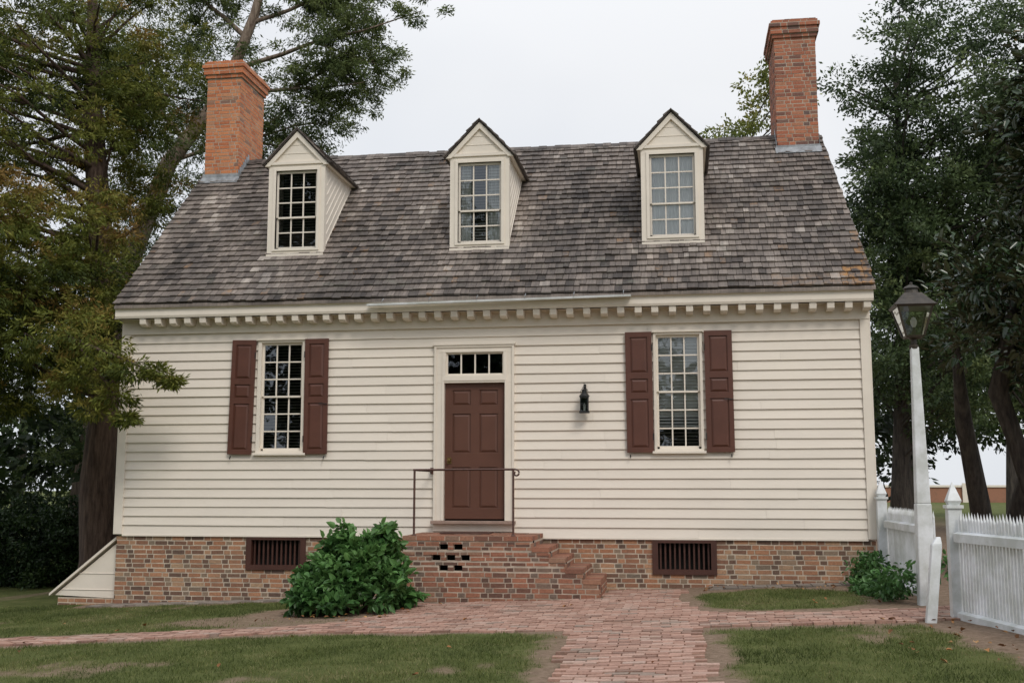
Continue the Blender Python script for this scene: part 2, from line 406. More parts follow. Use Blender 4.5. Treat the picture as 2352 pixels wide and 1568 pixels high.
def window(prefix,x0,x1,z0,z1,y,gx0,gx1,gz0,gz1,rows_up,rows_lo,parent,kind,sill=True,casing=True):
    fr=MB(prefix+'_frame',[m_trim])
    yo=y-0.045
    for (p,q,s,t_) in rect_minus(x0,x1,z0,z1,[(gx0-0.035,gx1+0.035,gz0-0.035,gz1+0.035)]):
        fr.box(p,q,yo,y+0.11,s,t_)
    if sill: fr.box(x0-0.03,x1+0.03,y-0.085,y+0.0,z0-0.035,z0-0.0005)
    if casing: fr.box(x0-0.015,x1+0.015,y-0.075,y,z1+0.0005,z1+0.03)
    hg=(gz1-gz0); ph=(hg)/(rows_up+rows_lo); zm=gz0+ph*rows_lo
    for (za,zb,rows,ys) in ((zm,gz1,rows_up,y+0.01),(gz0,zm,rows_lo,y+0.038)):
        fr.box(gx0-0.0349,gx0,ys,ys+0.03,za-0.0001,zb+0.0348); fr.box(gx1,gx1+0.0349,ys,ys+0.03,za-0.0001,zb+0.0348)
        fr.box(gx0,gx1,ys,ys+0.03,zb-0.005 if za==zm else zb-0.012,zb+0.0345 if za==zm else zb+0.012)
        fr.box(gx0,gx1,ys,ys+0.03,za-0.018 if za==zm else za-0.0345,za+0.012 if za==zm else za+0.01)
        for i in (1,2):
            xx=gx0+(gx1-gx0)*i/3; fr.box(xx-0.0105,xx+0.0105,ys+0.002,ys+0.028,za+0.01,zb-0.004)
        for i in range(1,rows):
            zz=za+(zb-za)*i/rows; fr.box(gx0,gx1,ys+0.004,ys+0.026,zz-0.0105,zz+0.0105)
    fr.build(parent,bevel=0.002)
    g=MB(prefix+'_glass',[m_glass])
    for (za,zb,rows,ys) in ((zm,gz1,rows_up,y+0.026),(gz0,zm,rows_lo,y+0.054)):
        for i in range(3):
            for j in range(rows):
                a=gx0+(gx1-gx0)*i/3; b_=gx0+(gx1-gx0)*(i+1)/3; c=za+(zb-za)*j/rows; d=za+(zb-za)*(j+1)/rows
                t1=random.uniform(-0.003,0.003); t2=random.uniform(-0.003,0.003)
                g.face([(a,ys+t1,c),(b_,ys-t1,c),(b_,ys-t1+t2,d),(a,ys+t1+t2,d)])
    g.build(parent)
    bl=MB(prefix+'_blind',[m_blind,m_blindw,m_curt])
    yb=y+0.085
    def slats(za,zb,mi,dz_):
        z=za
        while z<zb:
            bl.quad_box([(gx0-0.03,yb,z),(gx1+0.03,yb,z),(gx1+0.03,yb+0.03,z+dz_),(gx0-0.03,yb+0.03,z+dz_),(gx0-0.03,yb,z+0.004),(gx1+0.03,yb,z+0.004),(gx1+0.03,yb+0.03,z+dz_+0.004),(gx0-0.03,yb+0.03,z+dz_+0.004)],mi)
            z+=0.05
    if kind=='dark': slats(gz0,gz1,0,0.010)
    elif kind=='white':
        slats(gz0+0.30,gz1,1,0.030); slats(gz0,gz0+0.30,0,0.02)
        bl.box(gx0-0.03,gx1+0.03,yb+0.04,yb+0.05,gz0+0.45,gz1,1)
    if kind in ('curtain','mid'):
        segs=[(gx0-0.03,gx1+0.03)] if kind=='curtain' else [(gx0-0.03,gx0+0.17),(gx1-0.2,gx1+0.03)]
        for (a,b_) in segs:
            n_=max(6,int((b_-a)/0.02))
            for i in range(n_):
                p=a+(b_-a)*i/n_; q=a+(b_-a)*(i+1)/n_
                y0=yb+0.01+0.010*math.sin(i*1.9); y1=yb+0.01+0.010*math.sin((i+1)*1.9)
                bl.face([(p,y0,gz0-0.03),(q,y1,gz0-0.03),(q,y1,gz1+0.03),(p,y0,gz1+0.03)],2)
        if kind=='mid': slats(gz0+0.30,gz1,0,0.010); slats(gz0,gz0+0.30,1,0.02)
    if bl.v: bl.build(parent)
window('left_window',*winL[:2],winL[2],winL[3],0.0,-6.655,-6.035,2.15,3.82,3,3,house,'dark')
window('right_window',*winR[:2],winR[2],winR[3],0.0,-0.335,0.255,2.15,3.82,3,3,house,'white')

def panelled(mb,x0,x1,z0,z1,yb,yf,panels,rec=0.018,mi=0):
    mb.box(x0+0.001,x1-0.001,yf+rec,yb,z0+0.001,z1-0.001,mi,0.4)
    for (p,q,s,t_) in rect_minus(x0,x1,z0,z1,panels): mb.box(p,q,yf,yf+rec+0.002,s,t_,mi,0.5)
    for (a,b_,c,d) in panels:
        i=0.012; j=0.042
        o=[(a+i,yf+rec,c+i),(b_-i,yf+rec,c+i),(b_-i,yf+rec,d-i),(a+i,yf+rec,d-i)]
        n_=[(a+j,yf+0.002,c+j),(b_-j,yf+0.002,c+j),(b_-j,yf+0.002,d-j),(a+j,yf+0.002,d-j)]
        for k in range(4): mb.face([o[k],o[(k+1)%4],n_[(k+1)%4],n_[k]],mi,0.5)
        mb.face(n_,mi,0.6)
for nm_,x0,x1,sk in (('shutter_1',-7.175,-6.775,0.018),('shutter_2',-5.95,-5.56,-0.004),('shutter_3',-0.835,-0.43,-0.006),('shutter_4',0.36,0.775,-0.004)):
    s=MB(nm_,[m_brown,m_black]); z0,z1=2.06,3.90; st=0.07
    panelled(s,x0,x1,z0,z1,-0.045,-0.08,[(x0+st,x1-st,3.27,3.82),(x0+st,x1-st,2.96,3.18),(x0+st,x1-st,2.13,2.87)])
    outer=x0 if nm_ in('shutter_1','shutter_3') else x1
    inx=x1 if nm_ in('shutter_1','shutter_3') else x0
    for zz in (2.3,3.65): s.tube([(inx,-0.088,zz-0.05),(inx,-0.088,zz+0.05)],[0.008,0.008],6,1)
    ox=outer+(0.05 if outer==x0 else -0.05)
    s.tube([(ox,-0.05,2.03),(ox,-0.09,2.0),(ox,-0.09,1.975)],[0.008,0.01,0.004],6,1)
    if nm_ in('shutter_2','shutter_4'):
        s.tube([(x1-0.14,-0.09,2.86),(x1+0.0,-0.095,2.85)],[0.008,0.006],6,1)
    ob=s.build(house,bevel=0.002)
    c=Vector(((x0+x1)/2,-0.06,3.9))
    ob.data.transform(Matrix.Translation(c)@Matrix.Rotation(sk,4,'Y')@Matrix.Translation(-c))

d=MB('front_door',[m_door,m_brass,m_trim,m_stonestep])
dx0,dx1=-3.67,-2.71
P=[(-3.55,-3.26,2.81,3.05),(-3.12,-2.83,2.81,3.05),(-3.55,-3.26,2.07,2.68),(-3.12,-2.83,2.07,2.68),(-3.55,-3.26,1.22,1.85),(-3.12,-2.83,1.22,1.85)]
panelled(d,dx0+0.004,dx1-0.004,1.055,3.155,0.09,0.025,P)
d.lathe([(0.012,0),(0.012,0.03),(0.026,0.04),(0.028,0.055),(0.018,0.068),(0.0,0.07)],0,0,12,1)
for i in range(len(d.v)-72,len(d.v)):
    vx,vy,vz=d.v[i]; d.v[i]=(-3.595+vx,0.025-vz,1.955+vy)
d.box(-3.63,-3.56,0.018,0.0249,1.90,2.0,1)
d.build(house,bevel=0.002)
dc=MB('door_surround',[m_trim,m_stonestep,m_glass,m_room])
for (p,q,s,t_) in rect_minus(doorO[0],doorO[1],1.03,3.75,[(-3.67,-2.71,1.03,3.16),(-3.64,-2.735,3.29,3.63)]): dc.box(p,q,-0.05,0.1,s,t_)
dc.box(doorO[0]-0.02,doorO[1]+0.02,-0.085,0.0,3.7505,3.785)
for (p,q,s,t_) in rect_minus(doorO[0]-0.001,doorO[1]+0.001,1.03,3.751,[(doorO[0]+0.035,doorO[1]-0.035,1.03,3.715)]): dc.box(p,q,-0.068,-0.051,s,t_)
for (p,q,s,t_) in rect_minus(-3.705,-2.675,1.031,3.665,[(-3.672,-2.708,1.031,3.19),(-3.65,-2.73,3.27,3.64)]): dc.box(p,q,-0.062,-0.0505,s,t_)
for i in range(5):
    xx=-3.63+i*0.2225; dc.box(xx-0.011,xx+0.011,-0.02,0.01,3.30,3.62)
dc.box(-3.64,-2.735,-0.022,0.012,3.29,3.305); dc.box(-3.64,-2.735,-0.022,0.012,3.612,3.63)
dc.face([(-3.64,0.0,3.29),(-2.735,0.0,3.29),(-2.735,0.0,3.63),(-3.64,0.0,3.63)],2)
dc.box(-3.85,-2.54,-0.16,0.1,0.985,1.028,1)
dc.box(-3.83,-2.56,-0.06,0.1,0.87,0.984,0)
dc.build(house,bevel=0.003)

# dormers
dy=0.64
for idx,xc in enumerate((-6.41,-3.24,-0.075)):
    p=empty('dormer_%d'%(idx+1)); p.parent=house
    a=MB('dormer_walls',[m_trim,m_siding])
    hw=0.485; zb=5.45; ze=7.02
    gl=(xc-0.33,xc+0.33,5.575,6.865)
    yb=lambda z:(z-4.49)/SL+EY
    for sgn in (-1,1):
        xo=xc+sgn*hw; xi=xc+sgn*(hw-0.05)
        a.quad_box([(min(xo,xi),dy,zb-0.06),(max(xo,xi),dy,zb-0.06),(max(xo,xi),yb(zb)+0.1,zb-0.06),(min(xo,xi),yb(zb)+0.1,zb-0.06),
                    (min(xo,xi),dy,ze),(max(xo,xi),dy,ze),(max(xo,xi),yb(ze)+0.1,ze),(min(xo,xi),yb(ze)+0.1,ze)],1,0.5)
        off=0.17
        while off<2.2:
            z0=zb+off
            if z0>ze-0.03: break
            y0=dy+0.09; y1=y0+(ze-0.04-z0)/SL
            if y1>y0+0.02:
                a.quad_box([(xo,y0,z0-0.012),(xo+sgn*0.010,y0,z0-0.012),(xo+sgn*0.010,y1,z0-0.012+(y1-y0)*SL),(xo,y1,z0-0.012+(y1-y0)*SL),
                            (xo,y0,z0),(xo+sgn*0.002,y0,z0),(xo+sgn*0.002,y1,z0+(y1-y0)*SL),(xo,y1,z0+(y1-y0)*SL)],1,0.5)
            off+=0.17
        a.box(min(xo,xo+sgn*0.015),max(xo,xo+sgn*0.015),dy-0.03,dy+0.09,zb-0.01,ze,0,0.6)
    for (q0,q1,s,t_) in rect_minus(xc-hw,xc+hw,zb-0.03,ze,[(gl[0]-0.035,gl[1]+0.035,gl[2]-0.035,gl[3]+0.035)]): a.box(q0,q1,dy-0.03,dy+0.06,s,t_,0,0.6)
    for (q0,q1,s,t_) in rect_minus(gl[0]-0.085,gl[1]+0.085,gl[2]-0.07,gl[3]+0.085,[(gl[0]-0.036,gl[1]+0.036,gl[2]-0.036,gl[3]+0.036)]): a.box(q0,q1,dy-0.048,dy-0.031,s,t_,0,0.6)
    a.box(xc-hw-0.015,xc+hw+0.015,dy-0.065,dy-0.0301,zb-0.045,zb-0.005,0)
    a.prism([(xc-hw,ze),(xc+hw,ze),(xc,ze+hw*1.05)],'y',dy-0.02,dy+0.05,0,0.6)
    a.box(xc-hw-0.04,xc+hw+0.04,dy-0.055,dy-0.0205,ze-0.015,ze+0.035,0,0.6)
    for i in range(1,3):
        zz=ze+0.035+i*0.15; hx=(ze+hw*1.05-zz)/1.05
        a.box(xc-hx+0.02,xc+hx-0.02,dy-0.027,dy-0.0201,zz-0.008,zz,0,0.2)
    for sgn in (-1,1):
        A=(xc+sgn*(hw+0.085),ze-0.02); Bp=(xc,ze+(hw+0.085)*1.03-0.02)
        a.quad_box([(A[0],dy-0.06,A[1]-0.02),(A[0]-sgn*0.09,dy-0.06,A[1]-0.02),(A[0]-sgn*0.09,dy-0.021,A[1]-0.02),(A[0],dy-0.021,A[1]-0.02),
                    (Bp[0],dy-0.06,Bp[1]),(Bp[0],dy-0.06,Bp[1]-0.11),(Bp[0],dy-0.021,Bp[1]-0.11),(Bp[0],dy-0.021,Bp[1])],0,0.6)
        xo=xc+sgn*(hw+0.001)
        a.box(min(xo,xo+sgn*0.07),max(xo,xo+sgn*0.07),dy-0.02,yb(ze)+0.0,ze-0.03,ze-0.005,0,0.6)
    a.build(p,bevel=0.002)
    r_=MB('dormer_roof',[m_sh])
    hwx=hw+0.11; zr=ze+hwx*1.03+0.0; z0=ze-0.02
    for sgn in (-1,1):
        Ls=math.hypot(hwx,zr-z0); ux=-sgn*hwx/Ls; uz=(zr-z0)/Ls; nx=sgn*uz; nz=hwx/Ls
        def PP(s,y,h): return (xc+sgn*hwx+ux*s+nx*h,y,z0+uz*s+nz*h)
        r_.quad_box([PP(0,dy-0.085,-0.02),PP(Ls,dy-0.085,-0.02),PP(Ls,yb(zr)+0.1,-0.02),PP(0,yb(z0)+0.05,-0.02),PP(0,dy-0.085,0.0),PP(Ls,dy-0.085,0.0),PP(Ls,yb(zr)+0.1,0.0),PP(0,yb(z0)+0.05,0.0)],0,0.1)
        rows=6
        for i in range(rows):
            s0=Ls*i/rows-0.01; s1=min(s0+Ls/rows*1.35,Ls+0.012)
            y=dy-0.10+random.uniform(-0.012,0.006)
            ymax=yb(z0+uz*s0)+0.05
            while y<ymax:
                y1=min(y+random.uniform(0.09,0.16),ymax)
                th=0.022+random.uniform(-0.004,0.010)
                r_.quad_box([PP(s0,y,0.001),PP(s0,y1-0.004,0.001),PP(s1,y1-0.004,-0.004),PP(s1,y,-0.004),PP(s0,y,th),PP(s0,y1-0.004,th),PP(s1,y1-0.004,0.004),PP(s1,y,0.004)],0,min(1,max(0,random.gauss(0.3,0.15))))
                y=y1
    r_.build(p)
    window('dormer_window',gl[0]-0.036,gl[1]+0.036,gl[2]-0.036,gl[3]+0.036,dy+0.0,gl[0],gl[1],gl[2],gl[3],3,2,p,('dark','mid','curtain')[idx],False,False)
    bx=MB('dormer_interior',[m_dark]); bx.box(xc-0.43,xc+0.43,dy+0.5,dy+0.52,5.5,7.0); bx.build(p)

def chimney(nm_,x0,x1,y0,y1,zb,zt,mat,flash_z):
    p=empty(nm_); p.parent=house
    c=MB('brickwork',[mat,m_mortar2])
    capz=zt-0.34
    def stage(a0,a1,b0,b1,z0,z1,lo=0,hi=1):
        c.box(a0,a1,b0,b1,z0,z1,1)
        for (o,u,n_,wdt) in (((a0,b0,z0),(1,0,0),(0,-1,0),a1-a0),((a1,b0,z0),(0,1,0),(1,0,0),b1-b0),((a0,b1,z0),(0,-1,0),(-1,0,0),b1-b0),((a1,b1,z0),(-1,0,0),(0,1,0),a1-a0)):
            brick_panel(c,o,u,n_,wdt,z1-z0,mi=0,lo=lo,hi=hi,L=0.2,H=0.056,J=0.014)
    stage(x0,x1,y0,y1,zb,capz)
    z=capz
    for (g,h) in ((0.03,0.07),(0.06,0.126),(0.085,0.07),(0.05,0.05),(0.02,0.03)):
        stage(x0-g,x1+g,y0-g,y1+g,z+0.001,z+h,0.0,0.6); z+=h
    c.build(p)
    f=MB('lead_flashing',[m_lead])
    f.box(x0-0.025,x1+0.025,y0-0.03,y0-0.009,flash_z-0.05,flash_z+0.09)
    n_=7
    for i in range(n_):
        ya=y0-0.02+(RY-y0+0.02)*i/n_; yb_=y0-0.02+(RY-y0+0.02)*(i+1)/n_
        zz=roofz((ya+yb_)/2)
        for xo in (x0-0.014,x1+0.009):
            f.box(xo,xo+0.005,ya,yb_,zz-0.1,zz+0.16+random.uniform(-0.01,0.01))
    f.prism([(y0-0.14,roofz(y0-0.14)+0.03),(y0-0.03,roofz(y0-0.03)+0.03),(y0-0.03,roofz(y0-0.03)+0.06),(y0-0.14,roofz(y0-0.14)+0.036)],'x',x0-0.04,x1+0.04)
    f.build(p)
chimney('left_chimney',-9.02,-8.34,2.66,3.86,6.9,9.78,m_brickC,7.42)
chimney('right_chimney',1.80,2.525,2.80,4.02,7.0,9.98,m_brickC2,7.53)

fd=MB('brick_foundation',[m_brickF,m_mortar,m_vent,m_dark])
vL=(-6.86,-5.88,0.25,0.775); vR=(-0.47,0.48,0.25,0.775)
oz=-0.45
hol=[(v_[0]-(XL+0.02),v_[1]-(XL+0.02),v_[2]-oz,v_[3]-oz) for v_ in (vL,vR)]
brick_panel(fd,(XL+0.02,-0.0,oz),(1,0,0),(0,-1,0),XR-XL-0.04,ZB-0.03-oz,hol,0,dark_headers=True)
for (p,q,s,t_) in rect_minus(XL+0.02,XR-0.02,oz,ZB-0.031,[vL,vR]): fd.box(p,q,0.0,0.3,s,t_,1)
fd.box(XL+0.02,XL+0.3,0.3,D,oz,ZB-0.031,1); fd.box(XR-0.3,XR-0.02,0.3,D,oz,ZB-0.031,1)
brick_panel(fd,(XL+0.02,D,oz),(0,-1,0),(-1,0,0),D,ZB-0.03-oz,(),0,dark_headers=True)
brick_panel(fd,(XR-0.02,0,oz),(0,1,0),(1,0,0),D,ZB-0.03-oz,(),0,dark_headers=True)
for v_ in (vL,vR):
    for (p,q,s,t_) in rect_minus(v_[0],v_[1],v_[2],v_[3],[(v_[0]+0.085,v_[1]-0.085,v_[2]+0.075,v_[3]-0.06)]): fd.box(p,q,-0.03,0.08,s,t_,2)
    n_=11
    for i in range(n_):
        x=v_[0]+0.085+(v_[1]-v_[0]-0.17)*(i+0.5)/n_; fd.box(x-0.013,x+0.013,0.03,0.06,v_[2]+0.0752,v_[3]-0.0602,2,0.3)
    fd.box(v_[0],v_[1],0.22,0.24,v_[2],v_[3],3)
fd.build(house)

g=MB('door_gutter',[m_white,m_lead])
ga,gb=-4.83,-0.72
g.quad_box([(ga,-0.47,4.345),(gb,-0.47,4.39),(gb,-0.35,4.40),(ga,-0.35,4.355),(ga,-0.475,4.375),(gb,-0.475,4.42),(gb,-0.35,4.425),(ga,-0.35,4.385)],0,0.5)
for i in range(6):
    x=ga+0.25+i*0.75; z=4.375+0.04*(x-ga)/(gb-ga)
    g.tube([(x,-0.48,z),(x,-0.485,z+0.03),(x,-0.38,z+0.09)],[0.006,0.006,0.006],6,1)
g.build(house,bevel=0.004)

cb=MB('cellar_bulkhead',[m_trim,m_brickF,m_mortar])
cb.prism([(-10.17,-0.20),(-9.10,-0.24),(-9.10,0.66)],'y',0.12,1.7,0,0.4)
cb.quad_box([(-10.24,0.06,-0.21),(-9.11,0.06,0.70),(-9.11,1.76,0.70),(-10.24,1.76,-0.21),(-10.24,0.06,-0.17),(-9.11,0.06,0.75),(-9.11,1.76,0.75),(-10.24,1.76,-0.17)],0,0.7)
for k in (0.10,0.36): cb.quad_box([(-10.17+k/0.84*1.07*0.9,0.108,-0.21+k),(-9.12,0.108,-0.21+k),(-9.12,0.119,-0.21+k),(-10.17+k/0.84*1.07*0.9,0.119,-0.21+k),(-10.16+k/0.84*1.07*0.9,0.112,-0.2+k),(-9.12,0.112,-0.2+k),(-9.12,0.119,-0.2+k),(-10.16+k/0.84*1.07*0.9,0.119,-0.2+k)],0,0.1)
cb.box(-10.12,-9.11,0.13,1.65,-0.6,-0.235,2)
brick_panel(cb,(-10.12,0.13,-0.6),(1,0,0),(0,-1,0),1.0,0.36,(),1)
cb.build(house)

wl=MB('wall_lantern',[m_black,m_glass,m_curt])
lx,lz=-1.46,2.66; ly=-0.16
for (sx,sy) in ((-1,-1),(1,-1),(1,1),(-1,1)): wl.box(lx+sx*0.055-0.006,lx+sx*0.055+0.006,ly+sy*0.055-0.006,ly+sy*0.055+0.006,lz+0.03,lz+0.24,0)
wl.box(lx-0.075,lx+0.075,ly-0.075,ly+0.075,lz,lz+0.03,0)
wl.box(lx-0.068,lx+0.068,ly-0.068,ly+0.068,lz+0.235,lz+0.255,0)
wl.lathe([(0.085,lz+0.255),(0.05,lz+0.30),(0.04,lz+0.305),(0.04,lz+0.35),(0.048,lz+0.352),(0.0,lz+0.375)],lx,ly,12,0)
wl.tube([(lx-0.05,ly,lz+0.26),(lx-0.055,ly,lz+0.34),(lx-0.02,ly,lz+0.39),(lx+0.02,ly,lz+0.39),(lx+0.055,ly,lz+0.34),(lx+0.05,ly,lz+0.26)],[0.004]*6,5,0)
wl.tube([(lx,0,lz+0.40),(lx,ly+0.02,lz+0.41),(lx,ly-0.02,lz+0.42),(lx,ly-0.03,lz+0.46)],[0.007,0.006,0.005,0.004],5,0)
for s_ in (-0.05,0.05):
    wl.box(lx-0.05,lx+0.05,ly+s_-0.001,ly+s_+0.001,lz+0.031,lz+0.234,1)
    wl.box(lx+s_-0.001,lx+s_+0.001,ly-0.048,ly+0.048,lz+0.031,lz+0.234,1)
wl.box(lx-0.05,lx+0.05,ly+0.052,ly+0.058,lz+0.031,lz+0.234,0)
wl.box(lx-0.056,lx+0.056,ly-0.062,ly-0.055,lz+0.12,lz+0.128,0)
wl.lathe([(0.016,lz+0.031),(0.016,lz+0.13),(0.004,lz+0.15)],lx,ly,8,2)
wl.box(lx-0.02,lx+0.02,-0.045,-0.02,lz+0.35,lz+0.45,0)
wl.build()

# ------------------------------------------------------------------ STEPS
st=MB('brick_steps',[m_brickS,m_mortar2,m_dark,m_brickF])
SX0,SX1,SY=-3.98,-1.14,-1.30
lev=[(-3.98,-2.12,0.85),(-2.12,-1.88,0.70),(-1.88,-1.65,0.555),(-1.65,-1.40,0.41),(-1.40,-1.16,0.265),]
oz=-0.14
hs=[]
for (a,b_,zt) in lev[1:]: hs.append((a-SX0,b_-SX0+0.0001,zt-0.062-oz,3))
hs.append((-1.16-SX0,9,-9,9))
vents=[(-3.39,0.70),(-3.18,0.70),(-3.50,0.55),(-3.285,0.55),(-3.075,0.55),(-3.39,0.405),(-3.18,0.405)]
vh=[(x-0.065,x+0.065,z-0.04,z+0.04) for x,z in vents]
hv=[(a-SX0,b_-SX0,c-oz,d_-oz) for a,b_,c,d_ in vh]
brick_panel(st,(SX0,SY,oz),(1,0,0),(0,-1,0),SX1-SX0,0.85-0.062-oz,hs+hv,0,J=0.015,dark_headers=True)
for (a,b_,zt) in lev:
    for (p,q,s,t_) in rect_minus(a,b_,oz,zt-0.063,vh): st.box(p,q,SY+0.001,SY+0.10,s,t_,1)
    st.box(a,b_,SY+0.25,0.0-0.001,oz,zt-0.063,1)
    st.box(a,b_,SY+0.24,SY+0.249,oz,zt-0.063,2)
    y=SY-0.012
    last=(a,b_,zt)==lev[0]
    x0=a-(0.012 if last else -0.0); x1=b_+0.015
    ncol=max(1,int(round((x1-x0)/0.215)))
    while y<-0.06:
        yb_=min(y+0.1,-0.035)
        for c_ in range(ncol):
            xa=x0+(x1-x0)*c_/ncol; xb=x0+(x1-x0)*(c_+1)/ncol
            jz=random.uniform(-0.004,0.004)
            st.box(xa,xb-0.012,y,yb_-0.010,zt-0.062,zt+jz,0,random.uniform(0.1,0.95))
        st.box(x0+0.004,x1-0.014,y+0.003,yb_-0.0005,zt-0.0619,zt-0.006,1)
        y+=0.104
for i,(a,b_,zt) in enumerate(lev):
    zn=lev[i+1][2] if i+1<len(lev) else 0.02
    brick_panel(st,(b_,SY,zn),(0,1,0),(1,0,0),-SY-0.03,zt-0.0625-zn,(),0,flem=False)
brick_panel(st,(SX0,-0.03,oz),(0,-1,0),(-1,0,0),-SY-0.03,0.85-0.0625-oz,(),0)
st.build()
bt=MB('doormat',[m_iron]); bt.box(-3.6,-2.85,-0.62,-0.2,0.856,0.872); bt.build(bevel=0.004)

hr=MB('iron_handrail',[m_iron])
yr=-1.2
hr.tube([(-3.85,yr,0.84),(-3.85,yr,1.79)],[0.017,0.017],6,0); hr.tube([(-2.40,yr,0.84),(-2.40,yr,1.80)],[0.017,0.017],6,0)
hr.tube([(-3.87,yr,1.79),(-2.38,yr,1.795)],[0.016,0.016],4,0)
hr.tube([(-3.85,yr,1.79),(-3.85,-0.06,1.79)],[0.016,0.016],4,0)
hr.box(-3.875,-3.825,-0.075,-0.05,1.74,1.84)
sc=[]
for i in range(15):
    a=math.pi/2-i*0.42; rr=0.055-0.0028*i
    sc.append((-2.37+rr*math.cos(a)+0.01,yr,1.74+rr*math.sin(a)))
hr.tube([(-2.40,yr,1.797)]+sc,[0.014]*16,6,0)
for x in (-3.85,-2.40): hr.lathe([(0.035,0.846),(0.035,0.86),(0.02,0.875)],x,yr,10,0)
hr.build()

# ------------------------------------------------------------------ street lamp
sl=empty('street_lamp')
PX,PY=2.81,-3.13; bz=0.1
q=MB('post',[m_white])
def sqp(x,y,z,h): return [(x-h,y-h,z),(x+h,y-h,z),(x+h,y+h,z),(x-h,y+h,z)]
q.quad_box(sqp(PX,PY,bz,0.098)+sqp(PX,PY,1.35,0.085),0,0.5)
q.quad_box(sqp(PX,PY,1.3501,0.080)+sqp(PX-0.01,PY,3.22,0.046),0,0.5)
q.build(sl,bevel=0.012)
l=MB('lantern',[m_bronze,m_glass,m_curt])
cx,cy=PX-0.015,PY
l.lathe([(0.055,3.2),(0.06,3.23),(0.035,3.26),(0.035,3.31),(0.075,3.33)],cx,cy,12,0)
l.quad_box(sqp(cx,cy,3.33,0.10)+sqp(cx,cy,3.355,0.11),0)
for sx in (-1,1):
    for sy in (-1,1):
        l.tube([(cx+sx*0.105,cy+sy*0.105,3.35),(cx+sx*0.20,cy+sy*0.20,3.70)],[0.016,0.016],4,0)
l.quad_box(sqp(cx,cy,3.69,0.215)+sqp(cx,cy,3.715,0.235),0)
for (z0,h0,z1,h1) in ((3.716,0.24,3.80,0.16),(3.80,0.16,3.875,0.10)):
    l.quad_box(sqp(cx,cy,z0,h0)+sqp(cx,cy,z1-0.001,h1),0)
l.lathe([(0.085,3.874),(0.075,3.93),(0.10,3.935),(0.07,3.965),(0.02,3.985),(0.02,4.01),(0.0,4.02)],cx,cy,12,0)
for k in range(4):
    c=[(-1,-1),(1,-1),(1,1),(-1,1)]; a=c[k]; b_=c[(k+1)%4]
    l.face([(cx+a[0]*0.105,cy+a[1]*0.105,3.355),(cx+b_[0]*0.105,cy+b_[1]*0.105,3.355),(cx+b_[0]*0.2,cy+b_[1]*0.2,3.69),(cx+a[0]*0.2,cy+a[1]*0.2,3.69)],1)
l.tube([(cx+0.01,cy,3.36),(cx+0.01,cy,3.46)],[0.02,0.02],8,0)
l.lathe([(0.015,3.46),(0.035,3.50),(0.04,3.54),(0.02,3.58),(0.0,3.59)],cx+0.01,cy,10,2)
for s_ in (-1,1):
    l.tube([(cx+s_*0.23,cy-0.23,3.70),(cx+s_*0.25,cy-0.25,3.73)],[0.012,0.004],5,0)
l.build(sl)

# ------------------------------------------------------------------ fence
def post(mb,x,y,h=1.45,w_=0.07):
    z=float(gz(x))-0.08
    mb.quad_box(sqp(x,y,z,w_)+sqp(x,y,z+h-0.22,w_),0)
    mb.quad_box(sqp(x,y,z+h-0.2199,w_*1.25)+sqp(x,y,z+h-0.185,w_*1.25),0)
    mb.quad_box(sqp(x,y,z+h-0.1849,w_*0.75)+sqp(x,y,z+h-0.14,w_*1.05),0)
    mb.quad_box(sqp(x,y,z+h-0.1399,w_*1.05)+sqp(x,y,z+h+0.06,0.004),0)
def fence_run(mb,A,B,top=1.27,sp=0.064,wd=0.036):
    A=Vector((A[0],A[1],0)); B=Vector((B[0],B[1],0)); L=(B-A).length; u=(B-A)/L; n=Vector((u.y,-u.x,0))
    if n.x>0: n=-n
    k=int(L/sp)
    for i in range(k):
        c=A+u*((i+0.5)*L/k); z0=float(gz(c.x))+0.06+random.uniform(-0.01,0.01); zt=top+random.uniform(-0.012,0.012)
        h=wd/2; p=c-u*h; q_=c+u*h; t_=-n*0.022
        ln=u*random.uniform(-0.004,0.004)
        v=[(v.x+ln.x,v.y+ln.y,zt-0.09) for v in (p,q_,q_+t_,p+t_)]
        mb.quad_box([(p.x,p.y,z0),(q_.x,q_.y,z0),(q_.x+t_.x,q_.y+t_.y,z0),(p.x+t_.x,p.y+t_.y,z0)]+v,0)
        m_=c+t_*0.5
        ap=(m_.x+ln.x,m_.y+ln.y,zt)
        for j in range(4): mb.face([v[j],v[(j+1)%4],ap],0,0.5)
    for (za,zb_) in ((0.98,1.09),(0.18,0.27)):
        a=A+n*0.004; b_=B+n*0.004; a2=A+n*0.06; b2=B+n*0.06
        g0=float(gz(A.x))-0.19
        mb.quad_box([(a2.x,a2.y,za+g0),(b2.x,b2.y,za+g0),(b_.x,b_.y,za+g0),(a.x,a.y,za+g0),(a2.x,a2.y,zb_+g0-0.02),(b2.x,b2.y,zb_+g0-0.02),(b_.x,b_.y,zb_+g0),(a.x,a.y,zb_+g0)],0)
pf=MB('picket_fence',[m_white])
post(pf,2.84,-0.15,1.49,0.068); fence_run(pf,(2.90,-0.25),(2.96,-2.95))
pf.build(bevel=0.003)
pf=MB('picket_fence',[m_white])
post(pf,2.85,-4.47,1.44,0.07); fence_run(pf,(2.87,-4.56),(3.72,-8.4),1.28)
post(pf,3.75,-8.5,1.44,0.07)
pf.build(bevel=0.003).name='picket_fence.001'
sk=MB('leaning_stake',[m_white])
sk.quad_box(sqp(2.49,-4.80,0.08,0.05)+sqp(2.60,-4.74,0.95,0.05),0)
sk.quad_box(sqp(2.60,-4.74,0.951,0.05)+sqp(2.625,-4.74,1.03,0.02),0)
sk.build(bevel=0.006)

